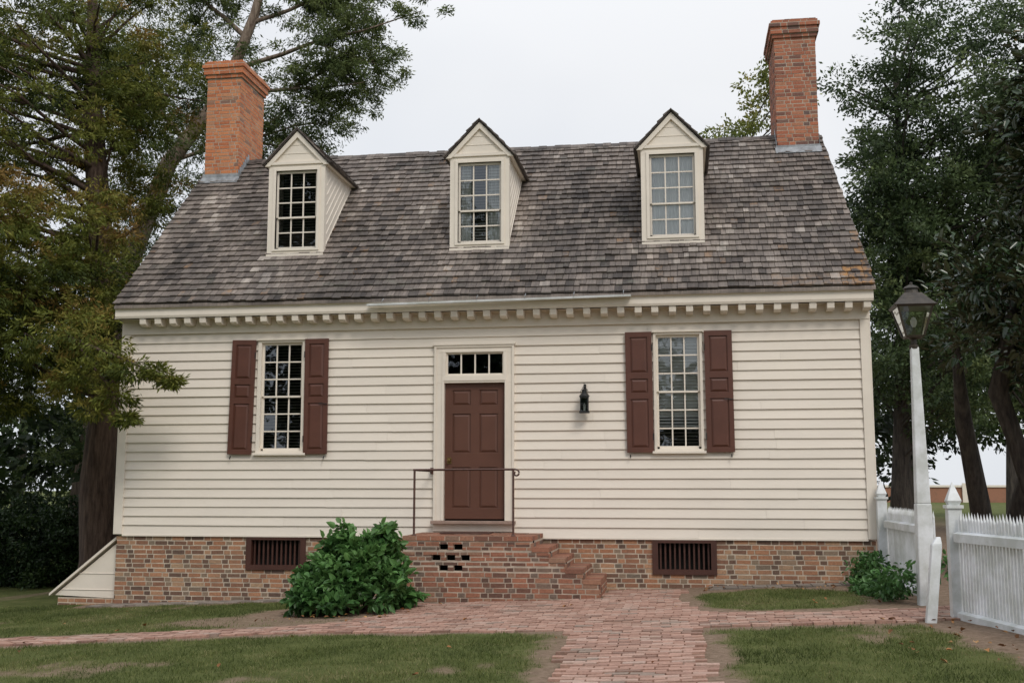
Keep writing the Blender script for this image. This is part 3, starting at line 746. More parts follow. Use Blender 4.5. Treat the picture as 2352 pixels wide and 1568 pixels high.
# ------------------------------------------------------------------ ground
path_poly=[(-14,-5.2),(-10.5,-4.75),(-8.2,-4.33),(-4.89,-3.80),(-4.35,-3.55),(-3.9,-2.9),(-3.75,-1.33),(-1.15,-1.33),(-1.12,-0.12),(0.1,-0.30),(-0.05,-1.2),(-0.02,-2.3),(0.28,-3.45),(1.4,-3.62),(2.45,-3.55),(3.4,-3.35),(3.4,-4.2),(2.7,-4.72),(1.5,-4.80),(0.14,-4.80),(0.12,-5.1),(0.22,-8.2),(0.3,-12),(0.3,-17),(-1.0,-17),(-1.0,-12),(-1.07,-8.05),(-1.22,-5.2),(-1.35,-4.84),(-4.65,-4.46),(-7.83,-4.95),(-10.5,-5.4),(-14,-5.9)]
def inpoly(x,y,poly):
    r=np.zeros(x.shape,bool); n=len(poly)
    for i in range(n):
        x0,y0=poly[i]; x1,y1=poly[(i+1)%n]
        if y0==y1: continue
        c=((y0>y)!=(y1>y))&(x<(x1-x0)*(y-y0)/(y1-y0)+x0); r^=c
    return r
def dpoly(x,y,poly):
    d=np.full(x.shape,1e9); n=len(poly)
    for i in range(n):
        x0,y0=poly[i]; x1,y1=poly[(i+1)%n]; dx,dy_=x1-x0,y1-y0
        t_=np.clip(((x-x0)*dx+(y-y0)*dy_)/(dx*dx+dy_*dy_),0,1)
        d=np.minimum(d,np.hypot(x-x0-t_*dx,y-y0-t_*dy_))
    return np.where(inpoly(x,y,poly),-d,d)
def vn(x,y,s,seed=0):
    r=np.random.default_rng(seed); o=np.zeros_like(x)
    for i in range(7):
        a=r.uniform(0,2*math.pi); f_=s*r.uniform(0.6,2.6); o+=np.sin((x*math.cos(a)+y*math.sin(a))*f_+r.uniform(0,6.28))
    return o/3.5
def dirt(x,y):
    d=dpoly(x,y,path_poly)
    nz=vn(x,y,4,1)*0.07+vn(x,y,14,2)*0.035
    v=np.clip(1-(d-0.11-nz*1.5)/0.16,0,1)
    v=np.maximum(v,np.where((x>-9.6)&(x<3.2),np.clip((y+0.62+nz*2)/0.15,0,1)*(y<7),0))
    v=np.maximum(v,np.clip(1-(np.hypot((x+4.5)/1.35,(y+2.25)/0.95)-1.0-nz)/0.15,0,1))
    v=np.maximum(v,np.clip(1-(np.hypot((x+5.4)/1.0,(y+3.0)/0.5)-1.0-nz*2)/0.5,0,0.9))
    v=np.maximum(v,np.clip((x-2.25-nz*3+0.09*np.minimum(0,y+5))/0.2,0,1)*(y>-8.4)*(x<12))
    il=np.hypot((x-1.25)/1.12,(y+1.98)/1.22)
    v=np.maximum(v,np.where((x>-0.1)&(x<3.0)&(y>-3.7)&(y<-0.2),np.clip((il-1+nz)/0.12,0,1),0))
    w_=vn(x,y,1.7,5)+0.3*vn(x,y,7,15)
    v=np.maximum(v,np.clip((w_-0.85)/0.5,0,0.75)*(y>-9)*(np.abs(x)<14))
    return v
xs=np.concatenate([[-300,-120,-60,-30,-20,-16],np.arange(-13,3.01,0.08),[3.0,3.3,3.8,4.5,6,8,12,20,40,80,150,300]]); xs=np.unique(np.round(xs,4))
ys=np.concatenate([[-120,-60,-30,-20,-14],np.arange(-10,1.0,0.08),[2,3,4,6,8,10,14,20,30,45,60,90,150,300,600]]); ys=np.unique(np.round(ys,4))
GX,GY=np.meshgrid(xs,ys); fx=GX.ravel(); fy=GY.ravel()
dv=dirt(fx,fy)
near=((fx>-13)&(fx<3)&(fy>-10)&(fy<1))
hz=gz(fx)+np.where(near,vn(fx,fy,3,9)*0.008,0)-np.where(dpoly(fx,fy,path_poly)<0.05,0.006+vn(fx,fy,3,9)*0.008*near,0)
nx_,ny_=len(xs),len(ys)
idx=np.arange(nx_*ny_).reshape(ny_,nx_)
fc=np.stack([idx[:-1,:-1],idx[:-1,1:],idx[1:,1:],idx[1:,:-1]],-1).reshape(-1,4)
me=bpy.data.meshes.new('ground'); me.from_pydata(np.stack([fx,fy,hz],-1).tolist(),[],fc.tolist())
a_=me.attributes.new('dirt','FLOAT','POINT'); a_.data.foreach_set('value',dv.astype(np.float32))
me.polygons.foreach_set('use_smooth',[True]*len(fc))
m_g,nt,b=new_mat('lawn_and_soil')
n=noise_n(nt,2.2,6,0.7); rg=ramp(nt,[(0.3,(0.065,0.080,0.024)),(0.55,(0.105,0.120,0.040)),(0.75,(0.18,0.165,0.075))]); nt.links.new(n.outputs['Fac'],rg.inputs['Fac'])
n2=noise_n(nt,14,7,0.75); rs=ramp(nt,[(0.3,(0.13,0.092,0.062)),(0.55,(0.25,0.18,0.13)),(0.8,(0.36,0.275,0.21))]); nt.links.new(n2.outputs['Fac'],rs.inputs['Fac'])
nt.links.new(mixc(nt,attr(nt,'dirt'),rg.outputs['Color'],rs.outputs['Color']),b.inputs['Base Color']); b.inputs['Roughness'].default_value=1
b.inputs['Specular IOR Level'].default_value=0.1
n3=noise_n(nt,60,5,0.7); bump(nt,b,n3.outputs['Fac'],0.8,0.02)
me.materials.append(m_g); link(bpy.data.objects.new('ground',me))

bp_=MB('brick_path',[m_brickP,m_brickD])
def lay(x0,x1,y0,y1,L,Wd,cond,J=0.011):
    row=0; y=y0
    while y<y1:
        x=x0-(0.5*L if row%2 else 0)+random.uniform(-0.01,0.01)
        while x<x1:
            cx_,cy_=x+L/2,y+Wd/2
            x+=L+J
            if cond(cx_,cy_):
                hw,hh=L/2,Wd/2
                hw*=random.uniform(0.955,1.0); hh*=random.uniform(0.92,1.0); a=random.gauss(0,0.015); ca,sa=math.cos(a),math.sin(a)
                sgx=0.012*math.sin(cy_*2+1)+0.01*math.sin(cy_*5)
                lf=random.uniform(-0.005,0.005)+0.014*noise.noise(Vector((cx_*1.2,cy_*1.2,0))); pts=[]
                tx,ty=random.gauss(0,0.014),random.gauss(0,0.02)
                for top in (0,1):
                    for (sx,sy) in ((-1,-1),(1,-1),(1,1),(-1,1)):
                        px=cx_+sgx+ca*sx*hw-sa*sy*hh; py=cy_+sa*sx*hw+ca*sy*hh
                        pts.append((px,py,float(gz(px))+(0.015+lf+tx*sx*hw+ty*sy*hh if top else -0.03)))
                bp_.quad_box(pts,0,min(1,max(0,random.gauss(0.5,0.26))))
        y+=Wd+J; row+=1
def ins(x,y):
    return bool(dpoly(np.array([x]),np.array([y]),path_poly)[0] < -0.03+0.05*noise.noise(Vector((x*3,y*3,7))))
lay(-1.4,0.4,-17,-4.86,0.20,0.098,ins)
lay(-4.9,3.4,-4.86,-0.1,0.20,0.098,ins)
lay(-13.9,-4.8,-5.9,-3.6,0.20,0.098,lambda x,y: x<-4.87 and ins(x,y))
for (x0,x1) in ((-9.3,-4.1),(0.35,2.5)):
    x=x0
    while x<x1:
        for y in (-0.46,-0.355,-0.25,-0.145):
            if random.random()<0.04: continue
            z=float(gz(x)); bp_.quad_box([(x,y,z-0.05),(x+0.2,y,z-0.05),(x+0.2,y+0.097,z-0.05),(x,y+0.097,z-0.05),(x,y,z+0.02),(x+0.2,y,z+0.02+random.uniform(-.006,.006)),(x+0.2,y+0.097,z+0.022),(x,y+0.097,z+0.02)],1)
        x+=0.208
bp_.build()

# ------------------------------------------------------------------ foliage engine
def leaves(name,P,tone,size,aspect,mat,parent=None,droop=0.0,upn=0.0,fold=0.15,shape='quad',dirs=None,svar=0.35):
    P=np.asarray(P,float); n=len(P)
    d=rng.normal(size=(n,3)) if dirs is None else dirs+rng.normal(size=(n,3))*0.45
    d[:,2]-=droop; d/=np.linalg.norm(d,axis=1,keepdims=True)
    q=rng.normal(size=(n,3)); q[:,2]+=upn
    s=np.cross(d,q); s/=np.linalg.norm(s,axis=1,keepdims=True)+1e-9
    nn=np.cross(s,d)
    if upn>0:
        fl=np.where(nn[:,2]<0,-1.0,1.0)[:,None]; s=s*fl; nn=nn*fl
    L=(size*rng.uniform(1-svar,1+svar,n))[:,None]; Wd=L*aspect*0.5
    if shape=='quad':
        V=np.stack([P,P+d*L*0.45+s*Wd+nn*L*fold*0.3,P+d*L,P+d*L*0.45-s*Wd+nn*L*fold*0.3],1); k=4
        F=np.arange(n*4).reshape(n,4); per=1
    elif shape=='tri':
        V=np.stack([P-s*Wd,P+s*Wd,P+d*L],1); k=3; F=np.arange(n*3).reshape(n,3); per=1
    else:
        V=np.stack([P,P+d*L*0.30+s*Wd,P+d*L*0.70+s*Wd*0.75,P+d*L-nn*L*0.10,P+d*L*0.70-s*Wd*0.75,P+d*L*0.30-s*Wd],1); k=6
        V[:,[1,2,4,5]]+= (nn*L*fold)[:,None,:]
        b0=np.arange(n)[:,None]*6
        F=np.concatenate([b0+np.array([[0,1,2,3]]),b0+np.array([[0,3,4,5]])],1).reshape(-1,4); per=2
    nf=len(F); kk=F.shape[1]
    me=bpy.data.meshes.new(name)
    me.vertices.add(n*k); me.vertices.foreach_set('co',V.reshape(-1).astype(np.float32))
    me.loops.add(nf*kk); me.loops.foreach_set('vertex_index',F.reshape(-1).astype(np.int32))
    me.polygons.add(nf); me.polygons.foreach_set('loop_start',(np.arange(nf)*kk).astype(np.int32))
    me.update(calc_edges=True)
    rr=np.repeat(rng.random(n),per).astype(np.float32); tt=np.repeat(np.clip(tone,0,1),per).astype(np.float32)
    a=me.attributes.new('rnd','FLOAT','FACE'); a.data.foreach_set('value',rr)
    a=me.attributes.new('tone','FLOAT','FACE'); a.data.foreach_set('value',tt)
    me.materials.append(mat)
    return link(bpy.data.objects.new(name,me),parent)

def in_house(P,m=0.0):
    x,y,z=P[:,0],P[:,1],P[:,2]
    body=(x>-9.28-m)&(x<2.95+m)&(y>-0.42-m)&(y<6.8)&(z<4.85+SL*np.minimum(y,6.3-y)+0.15)
    ch1=(x>-9.2)&(x<-8.2)&(y>2.5)&(y<4.05)&(z<10)
    bulk=(x>-10.4)&(x<-9)&(y>-0.1)&(y<1.9)&(z<0.9)
    return body|ch1|bulk

def crown(ells,n_clumps,clump_r,twigs,twig_r,nleaf,flat=0.6,bias=0.45,avoid=True,tone0=0.5,tsp=0.18,clumps=None):
    if clumps is None:
        C=[]
        w=np.array([e[3]*e[4]*e[5] for e in ells])**0.7; w/=w.sum()
        for e,ww in zip(ells,w):
            k=max(1,int(n_clumps*ww)); d=rng.normal(size=(k,3)); d/=np.linalg.norm(d,axis=1,keepdims=True)
            r=rng.random(k)**bias
            C.append(np.array(e[:3])+d*r[:,None]*np.array(e[3:6]))
        C=np.concatenate(C); R=np.full(len(C),clump_r)*rng.uniform(0.6,1.4,len(C))
    else:
        C=np.array([c[:3] for c in clumps],float); R=np.array([c[3] for c in clumps],float)
    ct=tone0+rng.normal(size=len(C))*tsp
    k=len(C)
    d=rng.normal(size=(k,twigs,3)); d/=np.linalg.norm(d,axis=2,keepdims=True)
    T=C[:,None,:]+d*(rng.random((k,twigs,1))**0.5)*R[:,None,None]*np.array([1,1,flat])
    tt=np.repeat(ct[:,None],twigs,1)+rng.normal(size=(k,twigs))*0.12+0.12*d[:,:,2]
    T=T.reshape(-1,3); tt=tt.reshape(-1); dirs=d.reshape(-1,3)
    Pp=(T[:,None,:]+rng.normal(size=(len(T),nleaf,3))*twig_r*np.array([1,1,0.55])).reshape(-1,3)
    tt=np.repeat(tt,nleaf); dirs=np.repeat(dirs,nleaf,0)
    if avoid:
        kmask=~in_house(Pp); Pp=Pp[kmask]; tt=tt[kmask]; dirs=dirs[kmask]
    return C,Pp,tt,dirs

def limb(mb,A,B,r0,r1,seg=6,wob=0.15,mi=0,sag=0.0):
    A=Vector(A);B=Vector(B); pts=[];rad=[]
    L=(B-A).length
    for i in range(seg+1):
        t_=i/seg; p=A.lerp(B,t_)
        w_=wob*math.sin(math.pi*t_)*L*0.3
        p+=Vector((noise.noise(p*0.7+Vector((3,1,7)))*w_,noise.noise(p*0.7+Vector((9,4,2)))*w_,noise.noise(p*0.6)*w_+sag*math.sin(math.pi*t_)))
        pts.append(p); rad.append(r0+(r1-r0)*t_)
    mb.tube(pts,rad,8,mi,jit=0.08,cap=False)
    return pts

m_cedar=leaf_mat('cedar_foliage',[(0,(0.036,0.055,0.014)),(0.35,(0.098,0.120,0.022)),(0.6,(0.165,0.178,0.034)),(0.82,(0.225,0.195,0.044)),(1,(0.25,0.155,0.045))],0.30,0.6,0.2)
m_cedar2=leaf_mat('juniper_foliage',[(0,(0.045,0.070,0.028)),(0.4,(0.100,0.135,0.046)),(0.7,(0.155,0.190,0.064)),(1,(0.21,0.23,0.09))],0.34,0.6,0.2)
m_oak=leaf_mat('broadleaf_foliage',[(0,(0.028,0.048,0.020)),(0.4,(0.066,0.100,0.038)),(0.7,(0.110,0.152,0.058)),(1,(0.17,0.21,0.08))],0.34,0.5,0.3)
m_back=leaf_mat('distant_foliage',[(0,(0.012,0.022,0.009)),(0.4,(0.028,0.047,0.017)),(0.75,(0.056,0.088,0.028)),(1,(0.12,0.16,0.05))],0.28,0.5,0.3)
m_mag=leaf_mat('magnolia_leaf',[(0,(0.016,0.034,0.014)),(0.5,(0.036,0.068,0.026)),(0.85,(0.066,0.105,0.038)),(1,(0.16,0.09,0.04))],0.06,0.26,0.6,under=(0.045,0.055,0.022))
m_shrub=leaf_mat('shrub_leaf',[(0,(0.040,0.105,0.030)),(0.5,(0.095,0.210,0.060)),(1,(0.17,0.32,0.10))],0.32,0.42,0.4)
m_hedge=leaf_mat('hedge_leaf',[(0,(0.010,0.022,0.008)),(0.6,(0.026,0.052,0.015)),(1,(0.055,0.09,0.024))],0.15,0.5,0.3)
m_yell=leaf_mat('autumn_leaf',[(0,(0.10,0.13,0.03)),(0.6,(0.20,0.22,0.05)),(1,(0.30,0.23,0.06))],0.35,0.5,0.3)
m_grass=leaf_mat('grass_blade',[(0,(0.062,0.082,0.024)),(0.45,(0.112,0.142,0.042)),(0.75,(0.175,0.190,0.066)),(1,(0.30,0.26,0.14))],0.3,0.6,0.2)

# --- left cedar
cedar=empty('cedar_tree')
tk=MB('trunk',[m_bark])
tp=[(-11.0,3.0,-0.7),(-11.02,3.0,0.2),(-11.1,3.0,1.5),(-11.0,3.0,3.5),(-11.25,3.0,6.0),(-11.6,3.0,9.0),(-11.8,3.0,12.5)]
tk.tube(tp,[0.55,0.37,0.33,0.30,0.25,0.18,0.06],12,0,jit=0.10)
ells=[(-12.6,1.2,5.6,3.0,2.8,2.9),(-13.3,2.0,9.6,3.4,3.0,3.4),(-11.0,3.4,9.4,1.7,2.0,2.6),(-10.7,1.0,5.4,1.25,1.6,1.6),(-10.0,0.2,4.0,0.85,1.3,0.9),(-13.0,0.5,3.2,2.3,1.8,1.1),(-11.6,-0.6,4.6,1.6,1.2,1.8)]
C,P_,T_,Dr=crown(ells,400,0.52,28,0.06,22,flat=0.6,tone0=0.48,tsp=0.2)
T_=T_+0.25*vn(P_[:,0],P_[:,2],0.8,77)
C2,P2,T2,Dr2=crown(None,0,0,34,0.055,20,flat=0.5,clumps=[(-8.95,-0.95,3.75,0.55),(-8.4,-1.0,3.35,0.36),(-8.0,-1.0,3.28,0.24),(-7.75,-1.0,3.15,0.12),(-8.75,-0.9,2.95,0.34),(-8.55,-0.9,2.6,0.17),(-9.5,-0.8,4.1,0.7),(-9.4,-0.8,3.3,0.5),(-8.8,-0.9,3.4,0.36),(-9.25,-0.7,2.75,0.30)],tone0=0.5,tsp=0.08)
leaves('foliage',np.concatenate([P_,P2]),np.concatenate([T_,T2]),0.085,0.30,m_cedar,cedar,droop=0.35,dirs=np.concatenate([Dr,Dr2]))
for c in C[::4]:
    if in_house(c[None])[0] or c[2]<3.8: continue
    h=min(max(c[2]-random.uniform(0.2,1.2),3.2),11.5); k=np.interp(h,[p[2] for p in tp],[p[0] for p in tp])
    limb(tk,(k,3.0,h),c,0.05,0.012,5,0.25)
limb(tk,(-11.0,3.0,3.4),(-9.6,-0.8,3.9),0.09,0.04,6,0.2); limb(tk,(-9.6,-0.8,3.9),(-7.8,-1.0,3.2),0.035,0.008,6,0.15)
limb(tk,(-9.5,-0.8,3.85),(-8.5,-0.9,2.65),0.02,0.006,5,0.15)
tk.build(cedar,smooth=True)

# --- leaning juniper behind the left chimney
jun=empty('juniper_tree')
tk=MB('trunk',[m_bark3,m_bark])
tp=[(-14.3,8,-0.6),(-13.9,8,3.5),(-13.5,8,6.6),(-12.4,8,9.5),(-11.0,8,11.3),(-10.3,8,13.2),(-9.8,8,15.5)]
tk.tube(tp,[0.5,0.36,0.28,0.21,0.16,0.12,0.07],10,0,jit=0.08)
br=[((-11.2,8,11.1),(-9.3,8,11.2),(-7.4,7.8,11.2),0.07),((-10.8,8,11.8),(-8.6,7.6,12.2),(-6.0,7.6,12.8),0.07),((-12.4,8,9.5),(-10.6,8.5,10.2),(-8.0,8.5,10.5),0.06),
    ((-10.3,8,13.0),(-8.8,8,13.5),(-7.0,8,13.9),0.06),((-10.5,8,12.6),(-11.5,8,13.5),(-12.5,8,14.5),0.07),((-12.0,8,10.0),(-13,7.5,11.2),(-14,7.5,12),0.07),((-9.3,8,11.2),(-8.3,8,11.7),(-6.7,8,11.9),0.05),
    ((-10.0,8,13.6),(-9.2,8.3,13.9),(-8.2,8.3,14.4),0.04)]
cl=[]
for (a,b_,c,r0) in br:
    l0=limb(tk,a,b_,r0,r0*0.6,5,0.2,0); pts=limb(tk,b_,c,r0*0.6,0.010,6,0.2,0)
    for pth,t0 in ((limb(tk,b_,(b_[0]+(c[0]-b_[0])*0.6,c[1]-0.3,b_[2]+0.7),0.025,0.007,4,0.3,0),0),(limb(tk,b_,(b_[0]+(c[0]-b_[0])*0.7,c[1]+0.3,b_[2]-0.6),0.025,0.007,4,0.3,0),0),(pts,1)):
        for i,p in enumerate(pth):
            if i==0 and t0==0: continue
            for _ in range(4):
                cl.append((p.x+random.gauss(0,0.33),p.y+random.gauss(0,0.5),p.z+random.gauss(0,0.24),random.uniform(0.10,0.30)))
    for p in l0[2:]:
        cl.append((p.x+random.gauss(0,0.25),p.y-0.2+random.gauss(0,0.3),p.z+random.gauss(0,0.2),random.uniform(0.10,0.25)))
for _ in range(42): cl.append((random.uniform(-11.3,-7.4),8+random.gauss(0,0.6),random.uniform(13.3,14.5),random.uniform(0.12,0.34)))
C,P_,T_,Dr=crown([(-13.2,8.5,12.6,3.2,2,2.6),(-12.3,8.5,9.2,2.4,2,2.4),(-13.5,8.5,6.4,2.4,2,2.6),(-14.5,8.5,3.0,3.0,2,2.4),(-10.3,9.0,9.4,1.3,1.2,1.3),(-9.3,9,10.2,1.0,1,0.9)],260,0.6,22,0.09,15,flat=0.5,tone0=0.42,tsp=0.16)
C2,P2,T2,Dr2=crown(None,0,0,13,0.07,11,flat=0.5,clumps=cl,tone0=0.5,tsp=0.15)
leaves('foliage',np.concatenate([P_,P2]),np.concatenate([T_,T2]),0.095,0.30,m_cedar2,jun,droop=0.2,dirs=np.concatenate([Dr,Dr2]))
tk.build(jun,smooth=True)

def broad(name,base,hgt,ells,ncl,mat,bmat,r0=0.28,leaf=0.13,tw=20,nl=14,tone0=0.42,cr=0.65,twr=0.13):
    e=empty(name); tk=MB('trunk',[bmat])
    n_=8; tp=[]
    for i in range(n_+1):
        t_=i/n_; tp.append((base[0]+0.25*math.sin(t_*3+base[0]),base[1]+0.2*math.sin(t_*2.3),base[2]+(hgt*0.9-base[2])*t_))
    tk.tube(tp,[r0*(1.25 if i==0 else 1-0.85*i/n_) for i in range(n_+1)],10,0,jit=0.06)
    C,P_,T_,Dr=crown(ells,ncl,cr,tw,twr,nl,flat=0.6,tone0=tone0,tsp=0.17)
    leaves('foliage',P_,T_,leaf,0.5,mat,e,droop=0.1,dirs=Dr)
    for c in C[::4]:
        if in_house(c[None])[0]: continue
        h=max(2.2,c[2]-random.uniform(0.6,2.5)); h=min(h,hgt*0.85); t_=(h-base[2])/(hgt*0.9-base[2]); k=tp[min(n_,int(t_*n_))]
        limb(tk,(k[0],k[1],h),c,0.045,0.01,5,0.25)
    tk.build(e,smooth=True)
broad('oak_tree',(5.5,12,0.1),14,[(7.0,12,11.2,3.0,2.6,3.4),(6.4,12,7.4,2.6,2.4,2.6),(5.9,11,4.4,2.0,2,1.7),(9.5,12,8.5,2.6,2.5,3.5),(5.4,12,9.0,1.5,1.8,3.2)],410,m_oak,m_bark2,0.26,leaf=0.105,nl=16,twr=0.12)
broad('elm_tree',(10.2,16,0.1),16,[(11.5,16,10.5,3.2,3,4),(13,16,6,3,2.5,2.5),(9.2,17,5.4,2.2,2.5,1.8)],230,m_oak,m_bark2,0.3,leaf=0.15,tone0=0.5)
broad('locust_tree',(1.9,22,0.1),15,[(2.3,22,13.3,1.3,1.5,1.5),(3.4,22,15.5,1.2,1.5,1.3),(0.9,22,12.9,1.1,1,0.7),(-3.6,24,13.9,0.6,0.5,0.45)],60,m_yell,m_bark2,0.2,leaf=0.15,tone0=0.5,cr=0.45,tw=12,nl=9)

mg=empty('magnolia_tree'); tk=MB('trunk',[m_bark2])
tk.tube([(6.0,1.5,0.0),(5.4,1.4,1.4),(4.9,1.2,3.0),(5.3,0.8,5.2),(5.8,0.6,7.5)],[0.22,0.17,0.15,0.11,0.04],9,0,jit=0.06)
tk.tube([(5.0,2.6,0.0),(4.85,2.5,1.3),(4.6,2.2,2.6),(4.4,1.6,3.8)],[0.20,0.17,0.14,0.06],9,0,jit=0.06)
tk.tube([(5.2,2.6,0.0),(5.6,2.5,1.6),(6.2,2.2,3.4)],[0.20,0.15,0.08],9,0,jit=0.06)
C,P_,T_,Dr=crown([(6.0,0.4,4.4,2.1,1.9,1.35),(6.1,0.4,6.3,1.6,1.6,1.7),(6.1,0.3,8.0,0.95,1.0,1.1)],220,0.40,16,0.10,9,flat=0.8,tone0=0.48,tsp=0.12,bias=0.35)
leaves('foliage',P_,T_,0.15,0.42,m_mag,mg,droop=-0.1,upn=1.3,dirs=Dr,shape='ovate',fold=0.08)
for c in C[::3]:
    limb(tk,(5.3,0.9,max(2.6,c[2]-1)),c,0.03,0.008,4,0.2)
tk.build(mg,smooth=True)

_,P_,T_,Dr=crown([(-15.0,4.8,0.35,3.4,0.9,0.95),(-20.0,4.8,0.35,3.4,0.9,0.95),(-13.0,4.6,0.4,1.8,0.8,0.95)],330,0.30,22,0.08,16,flat=1.0,bias=0.25,tone0=0.5)
P_[:,2]=np.minimum(P_[:,2],1.32+rng.normal(size=len(P_))*0.03)
leaves('hedge',P_,T_,0.075,0.5,m_hedge,None)

ell=[]
for i in range(16):
    x=-46+i*3.0; ell.append((x,22+3*math.sin(i*1.7),random.uniform(4,7),2.8,2.2,random.uniform(4.5,6.5)))
for i in range(8): ell.append((-30+i*2.6,13+random.uniform(-1,1),1.8,1.8,1.2,1.9))
for i in range(5): ell.append((-23+i*2.2,7.2+random.uniform(-.5,.5),2.4,1.5,0.9,1.5))
for i in range(11):
    x=6+i*4.0; ell.append((x,34+3*math.sin(i),7.2,3.2,2.5,5.0))
for (x,y,z,a_x,a_z) in ((4.6,20,3.6,1.6,2.8),(4.6,16,2.6,1.0,2.2),(6.9,21,3.6,1.6,1.7),(9.0,24,4.2,2.0,1.9),(12,26,4.6,2.4,2.0),(15,28,4.8,2.6,2.2)): ell.append((x,y,z,a_x,1.3,a_z))
C,P_,T_,Dr=crown(ell,960,0.95,18,0.2,14,flat=0.7,tone0=0.4,bias=0.4)
bt_=leaves('background_trees',P_,T_,0.24,0.5,m_back,None,dirs=Dr)
tk=MB('background_tree_trunks',[m_bark2])
for i in range(16): x=-46+i*3.0; tk.tube([(x,22,-0.6),(x+0.3,22,6)],[0.25,0.15],7,0)
for i in range(11): x=6+i*4.0; tk.tube([(x,34,0),(x+0.3,34,7)],[0.28,0.18],7,0)
tk.build(bt_)
ell=[]
for (x,y,h) in ((-34,-42,24),(-28,-40,24),(-22,-42,25),(-17,-42,24),(-12,-46,19),(-6,-46,10),(1.5,-46,7.5),(9,-48,9),(18,-46,12)):
    ell.append((x,y,h*0.55,3.6,2.5,h*0.48))
_,P_,T_,Dr=crown(ell,330,1.5,14,0.45,10,flat=0.7,avoid=False,tone0=0.4)
leaves('background_trees',P_,T_,0.7,0.65,m_back,None,dirs=Dr).name='reflection_trees'  # unseen trees behind the camera, added to darken the window reflections

# low garden wall far across the green, seen between the trunks
db=MB('garden_wall',[m_brickS,m_trim])
db.box(14,80,85,85.4,0.1,1.5,0,0.7); db.box(13.9,80.1,84.9,85.5,1.501,1.68,1)
for i in range(14): db.box(14+i*5,14.5+i*5,84.8,84.99,0.1,1.85,1)
db.build()

sh_=empty('hydrangea_shrub')
cl=[]
for i in range(115):
    a=random.uniform(0,2*math.pi); rr=random.random()**0.5
    h=random.uniform(0,1)
    zc=-0.05+ (0.86*(1-rr**2.6))*h**0.55
    cl.append((-4.42+0.84*rr*math.cos(a),-2.2+0.60*rr*math.sin(a),max(0.02,zc),random.uniform(0.09,0.15)))
for (x,z) in ((-4.62,0.98),(-4.58,0.9),(-4.05,0.99),(-4.0,0.92),(-4.3,0.86),(-4.8,0.80),(-3.88,0.78),(-4.6,0.84),(-4.1,0.86)): cl.append((x,-2.1,z,0.06))
C,P_,T_,Dr=crown(None,0,0,9,0.045,6,flat=1.1,clumps=cl,avoid=False,tone0=0.5,tsp=0.15)
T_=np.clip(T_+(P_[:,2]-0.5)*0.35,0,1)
leaves('foliage',P_,T_,0.12,0.55,m_shrub,sh_,droop=0.05,upn=2.0,dirs=Dr,shape='ovate',fold=0.12)
tk=MB('stems',[m_bark])
for c in cl[::2]: tk.tube([(-4.42+(c[0]+4.42)*0.25,-2.2+(c[1]+2.2)*0.25,-0.15),(c[0],c[1],c[2])],[0.012,0.005],5,0,cap=False)
tk.build(sh_)
pl=empty('fence_plants'); cl=[]
for i in range(60):
    t_=random.random(); x=2.25+0.35*random.random()+0.05; y=-0.35-2.75*t_
    cl.append((x,y,float(gz(x))+random.uniform(0.03,0.32)*(0.7+0.5*math.sin(t_*9)),random.uniform(0.06,0.12)))
for i in range(12): cl.append((3.0+random.uniform(-0.1,0.25),-3.9+random.uniform(-0.4,0.4),0.15+random.uniform(0.05,0.7),0.12))
C,P_,T_,Dr=crown(None,0,0,7,0.05,5,flat=1.0,clumps=cl,avoid=False,tone0=0.35)
leaves('foliage',P_,T_,0.075,0.5,m_shrub,pl,upn=1.5,dirs=Dr,shape='ovate')

N=370000
gx=rng.uniform(-13,3.4,N); gy=rng.uniform(-8.9,0.0,N)
keep=gx>(-0.74*(gy+17)-0.3)
gx,gy=gx[keep],gy[keep]
dv=dirt(gx,gy); dens=0.75+0.35*vn(gx,gy,6,21)
keep=(rng.random(len(gx))>dv*1.03)&(rng.random(len(gx))<dens)
gx,gy=gx[keep],gy[keep]
tone=0.47+0.30*vn(gx,gy,2.2,31)+0.14*vn(gx,gy,9,32)+rng.normal(size=len(gx))*0.16
P_=np.stack([gx,gy,gz(gx)-0.004],-1)
dd=np.zeros((len(gx),3)); dd[:,2]=0.9
leaves('grass',P_,tone,0.036,0.20,m_grass,None,dirs=dd,shape='tri')

m_fall=leaf_mat('fallen_leaf',[(0,(0.16,0.07,0.03)),(0.5,(0.30,0.14,0.05)),(1,(0.42,0.24,0.10))],0.1,0.6,0.2)
fx_=np.concatenate([rng.uniform(-9,3,30),rng.uniform(1.8,3.3,60),rng.uniform(-5.4,-3.5,35),rng.uniform(0.3,2.6,25)]); fy_=np.concatenate([rng.uniform(-8,-0.7,30),rng.uniform(-7.5,-4.6,60),rng.uniform(-3.4,-2.4,35),rng.uniform(-0.9,-0.2,25)])
P_=np.stack([fx_,fy_,gz(fx_)+0.03],-1); dd=rng.normal(size=(len(fx_),3)); dd[:,2]*=0.15
leaves('fallen_leaves',P_,rng.random(len(fx_)),0.055,0.7,m_fall,None,dirs=dd*2,upn=6,shape='ovate',fold=0.15)

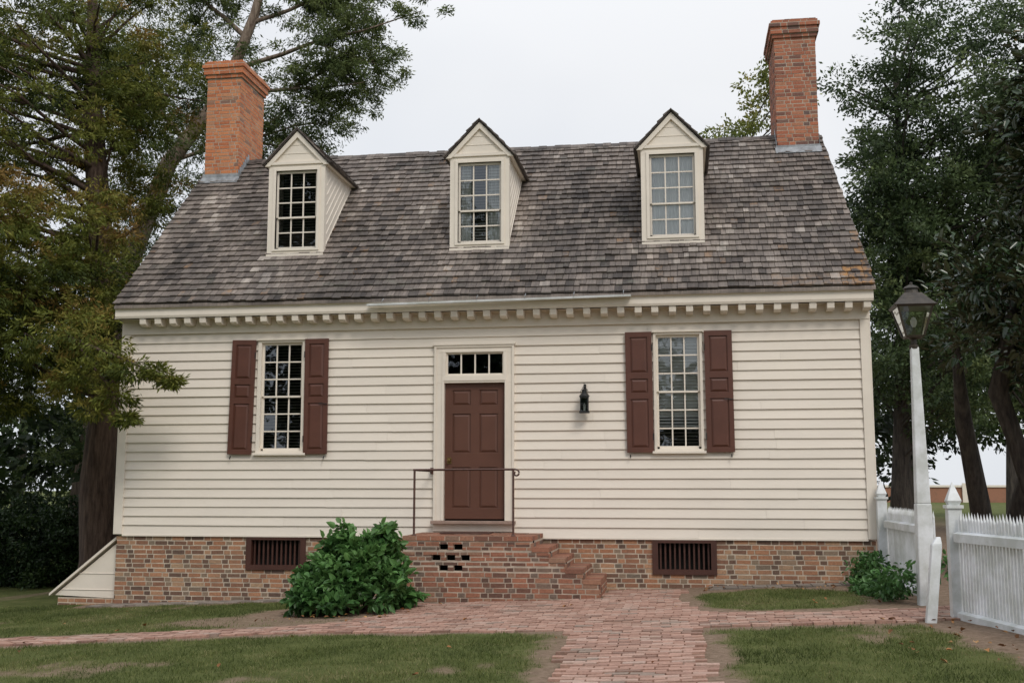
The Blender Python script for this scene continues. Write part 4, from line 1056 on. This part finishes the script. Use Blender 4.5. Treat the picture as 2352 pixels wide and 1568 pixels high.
# ------------------------------------------------------------------ world, sun, camera
SE,SR=math.radians(46),math.radians(148)
wd=bpy.data.worlds.new('World'); scene.world=wd; wd.use_nodes=True; nt=wd.node_tree
bg=nt.nodes['Background']; sky=nt.nodes.new('ShaderNodeTexSky'); sky.sky_type='NISHITA'; sky.sun_disc=False; sky.sun_elevation=SE; sky.sun_rotation=SR
tc=nt.nodes.new('ShaderNodeTexCoord')
n=nt.nodes.new('ShaderNodeTexNoise'); n.inputs['Scale'].default_value=1.6; n.inputs['Detail'].default_value=4
nt.links.new(tc.outputs['Generated'],n.inputs['Vector'])
r=nt.nodes.new('ShaderNodeValToRGB'); r.color_ramp.elements[0].position=0.35; r.color_ramp.elements[0].color=(0.66,0.70,0.765,1); r.color_ramp.elements[1].position=0.66; r.color_ramp.elements[1].color=(0.86,0.87,0.89,1)
nt.links.new(n.outputs['Fac'],r.inputs['Fac'])
sc_=nt.nodes.new('ShaderNodeVectorMath'); sc_.operation='SCALE'
sep=nt.nodes.new('ShaderNodeSeparateXYZ'); nt.links.new(tc.outputs['Generated'],sep.inputs[0])
mr=nt.nodes.new('ShaderNodeMapRange'); mr.inputs['From Min'].default_value=0.35; mr.inputs['From Max'].default_value=1.0; mr.inputs['To Min'].default_value=10.8; mr.inputs['To Max'].default_value=16.5
nt.links.new(sep.outputs[2],mr.inputs['Value'])
nt.links.new(r.outputs['Color'],sc_.inputs[0]); nt.links.new(mr.outputs[0],sc_.inputs['Scale'])
mx=nt.nodes.new('ShaderNodeMix'); mx.data_type='RGBA'; mx.inputs[0].default_value=0.93
nt.links.new(sky.outputs[0],mx.inputs[6]); nt.links.new(sc_.outputs[0],mx.inputs[7])
nt.links.new(mx.outputs[2],bg.inputs['Color']); bg.inputs['Strength'].default_value=0.1
sun=bpy.data.lights.new('sun','SUN'); sun.energy=1.5; sun.angle=math.radians(20); sun.color=(1,0.94,0.86)
so_=link(bpy.data.objects.new('sun',sun))
sd=Vector((math.sin(SR)*math.cos(SE),math.cos(SR)*math.cos(SE),math.sin(SE)))
so_.rotation_euler=sd.to_track_quat('Z','Y').to_euler()

cam=bpy.data.cameras.new('camera'); cam.sensor_width=36; cam.lens=36*2543/2352; cam.clip_end=2000
co=link(bpy.data.objects.new('camera',cam)); co.location=(0,-17,1.55)
co.rotation_euler=(math.radians(90+7.46),0,math.radians(8.7))
scene.camera=co
scene.view_settings.view_transform='Standard'; scene.view_settings.look='None'; scene.view_settings.exposure=0
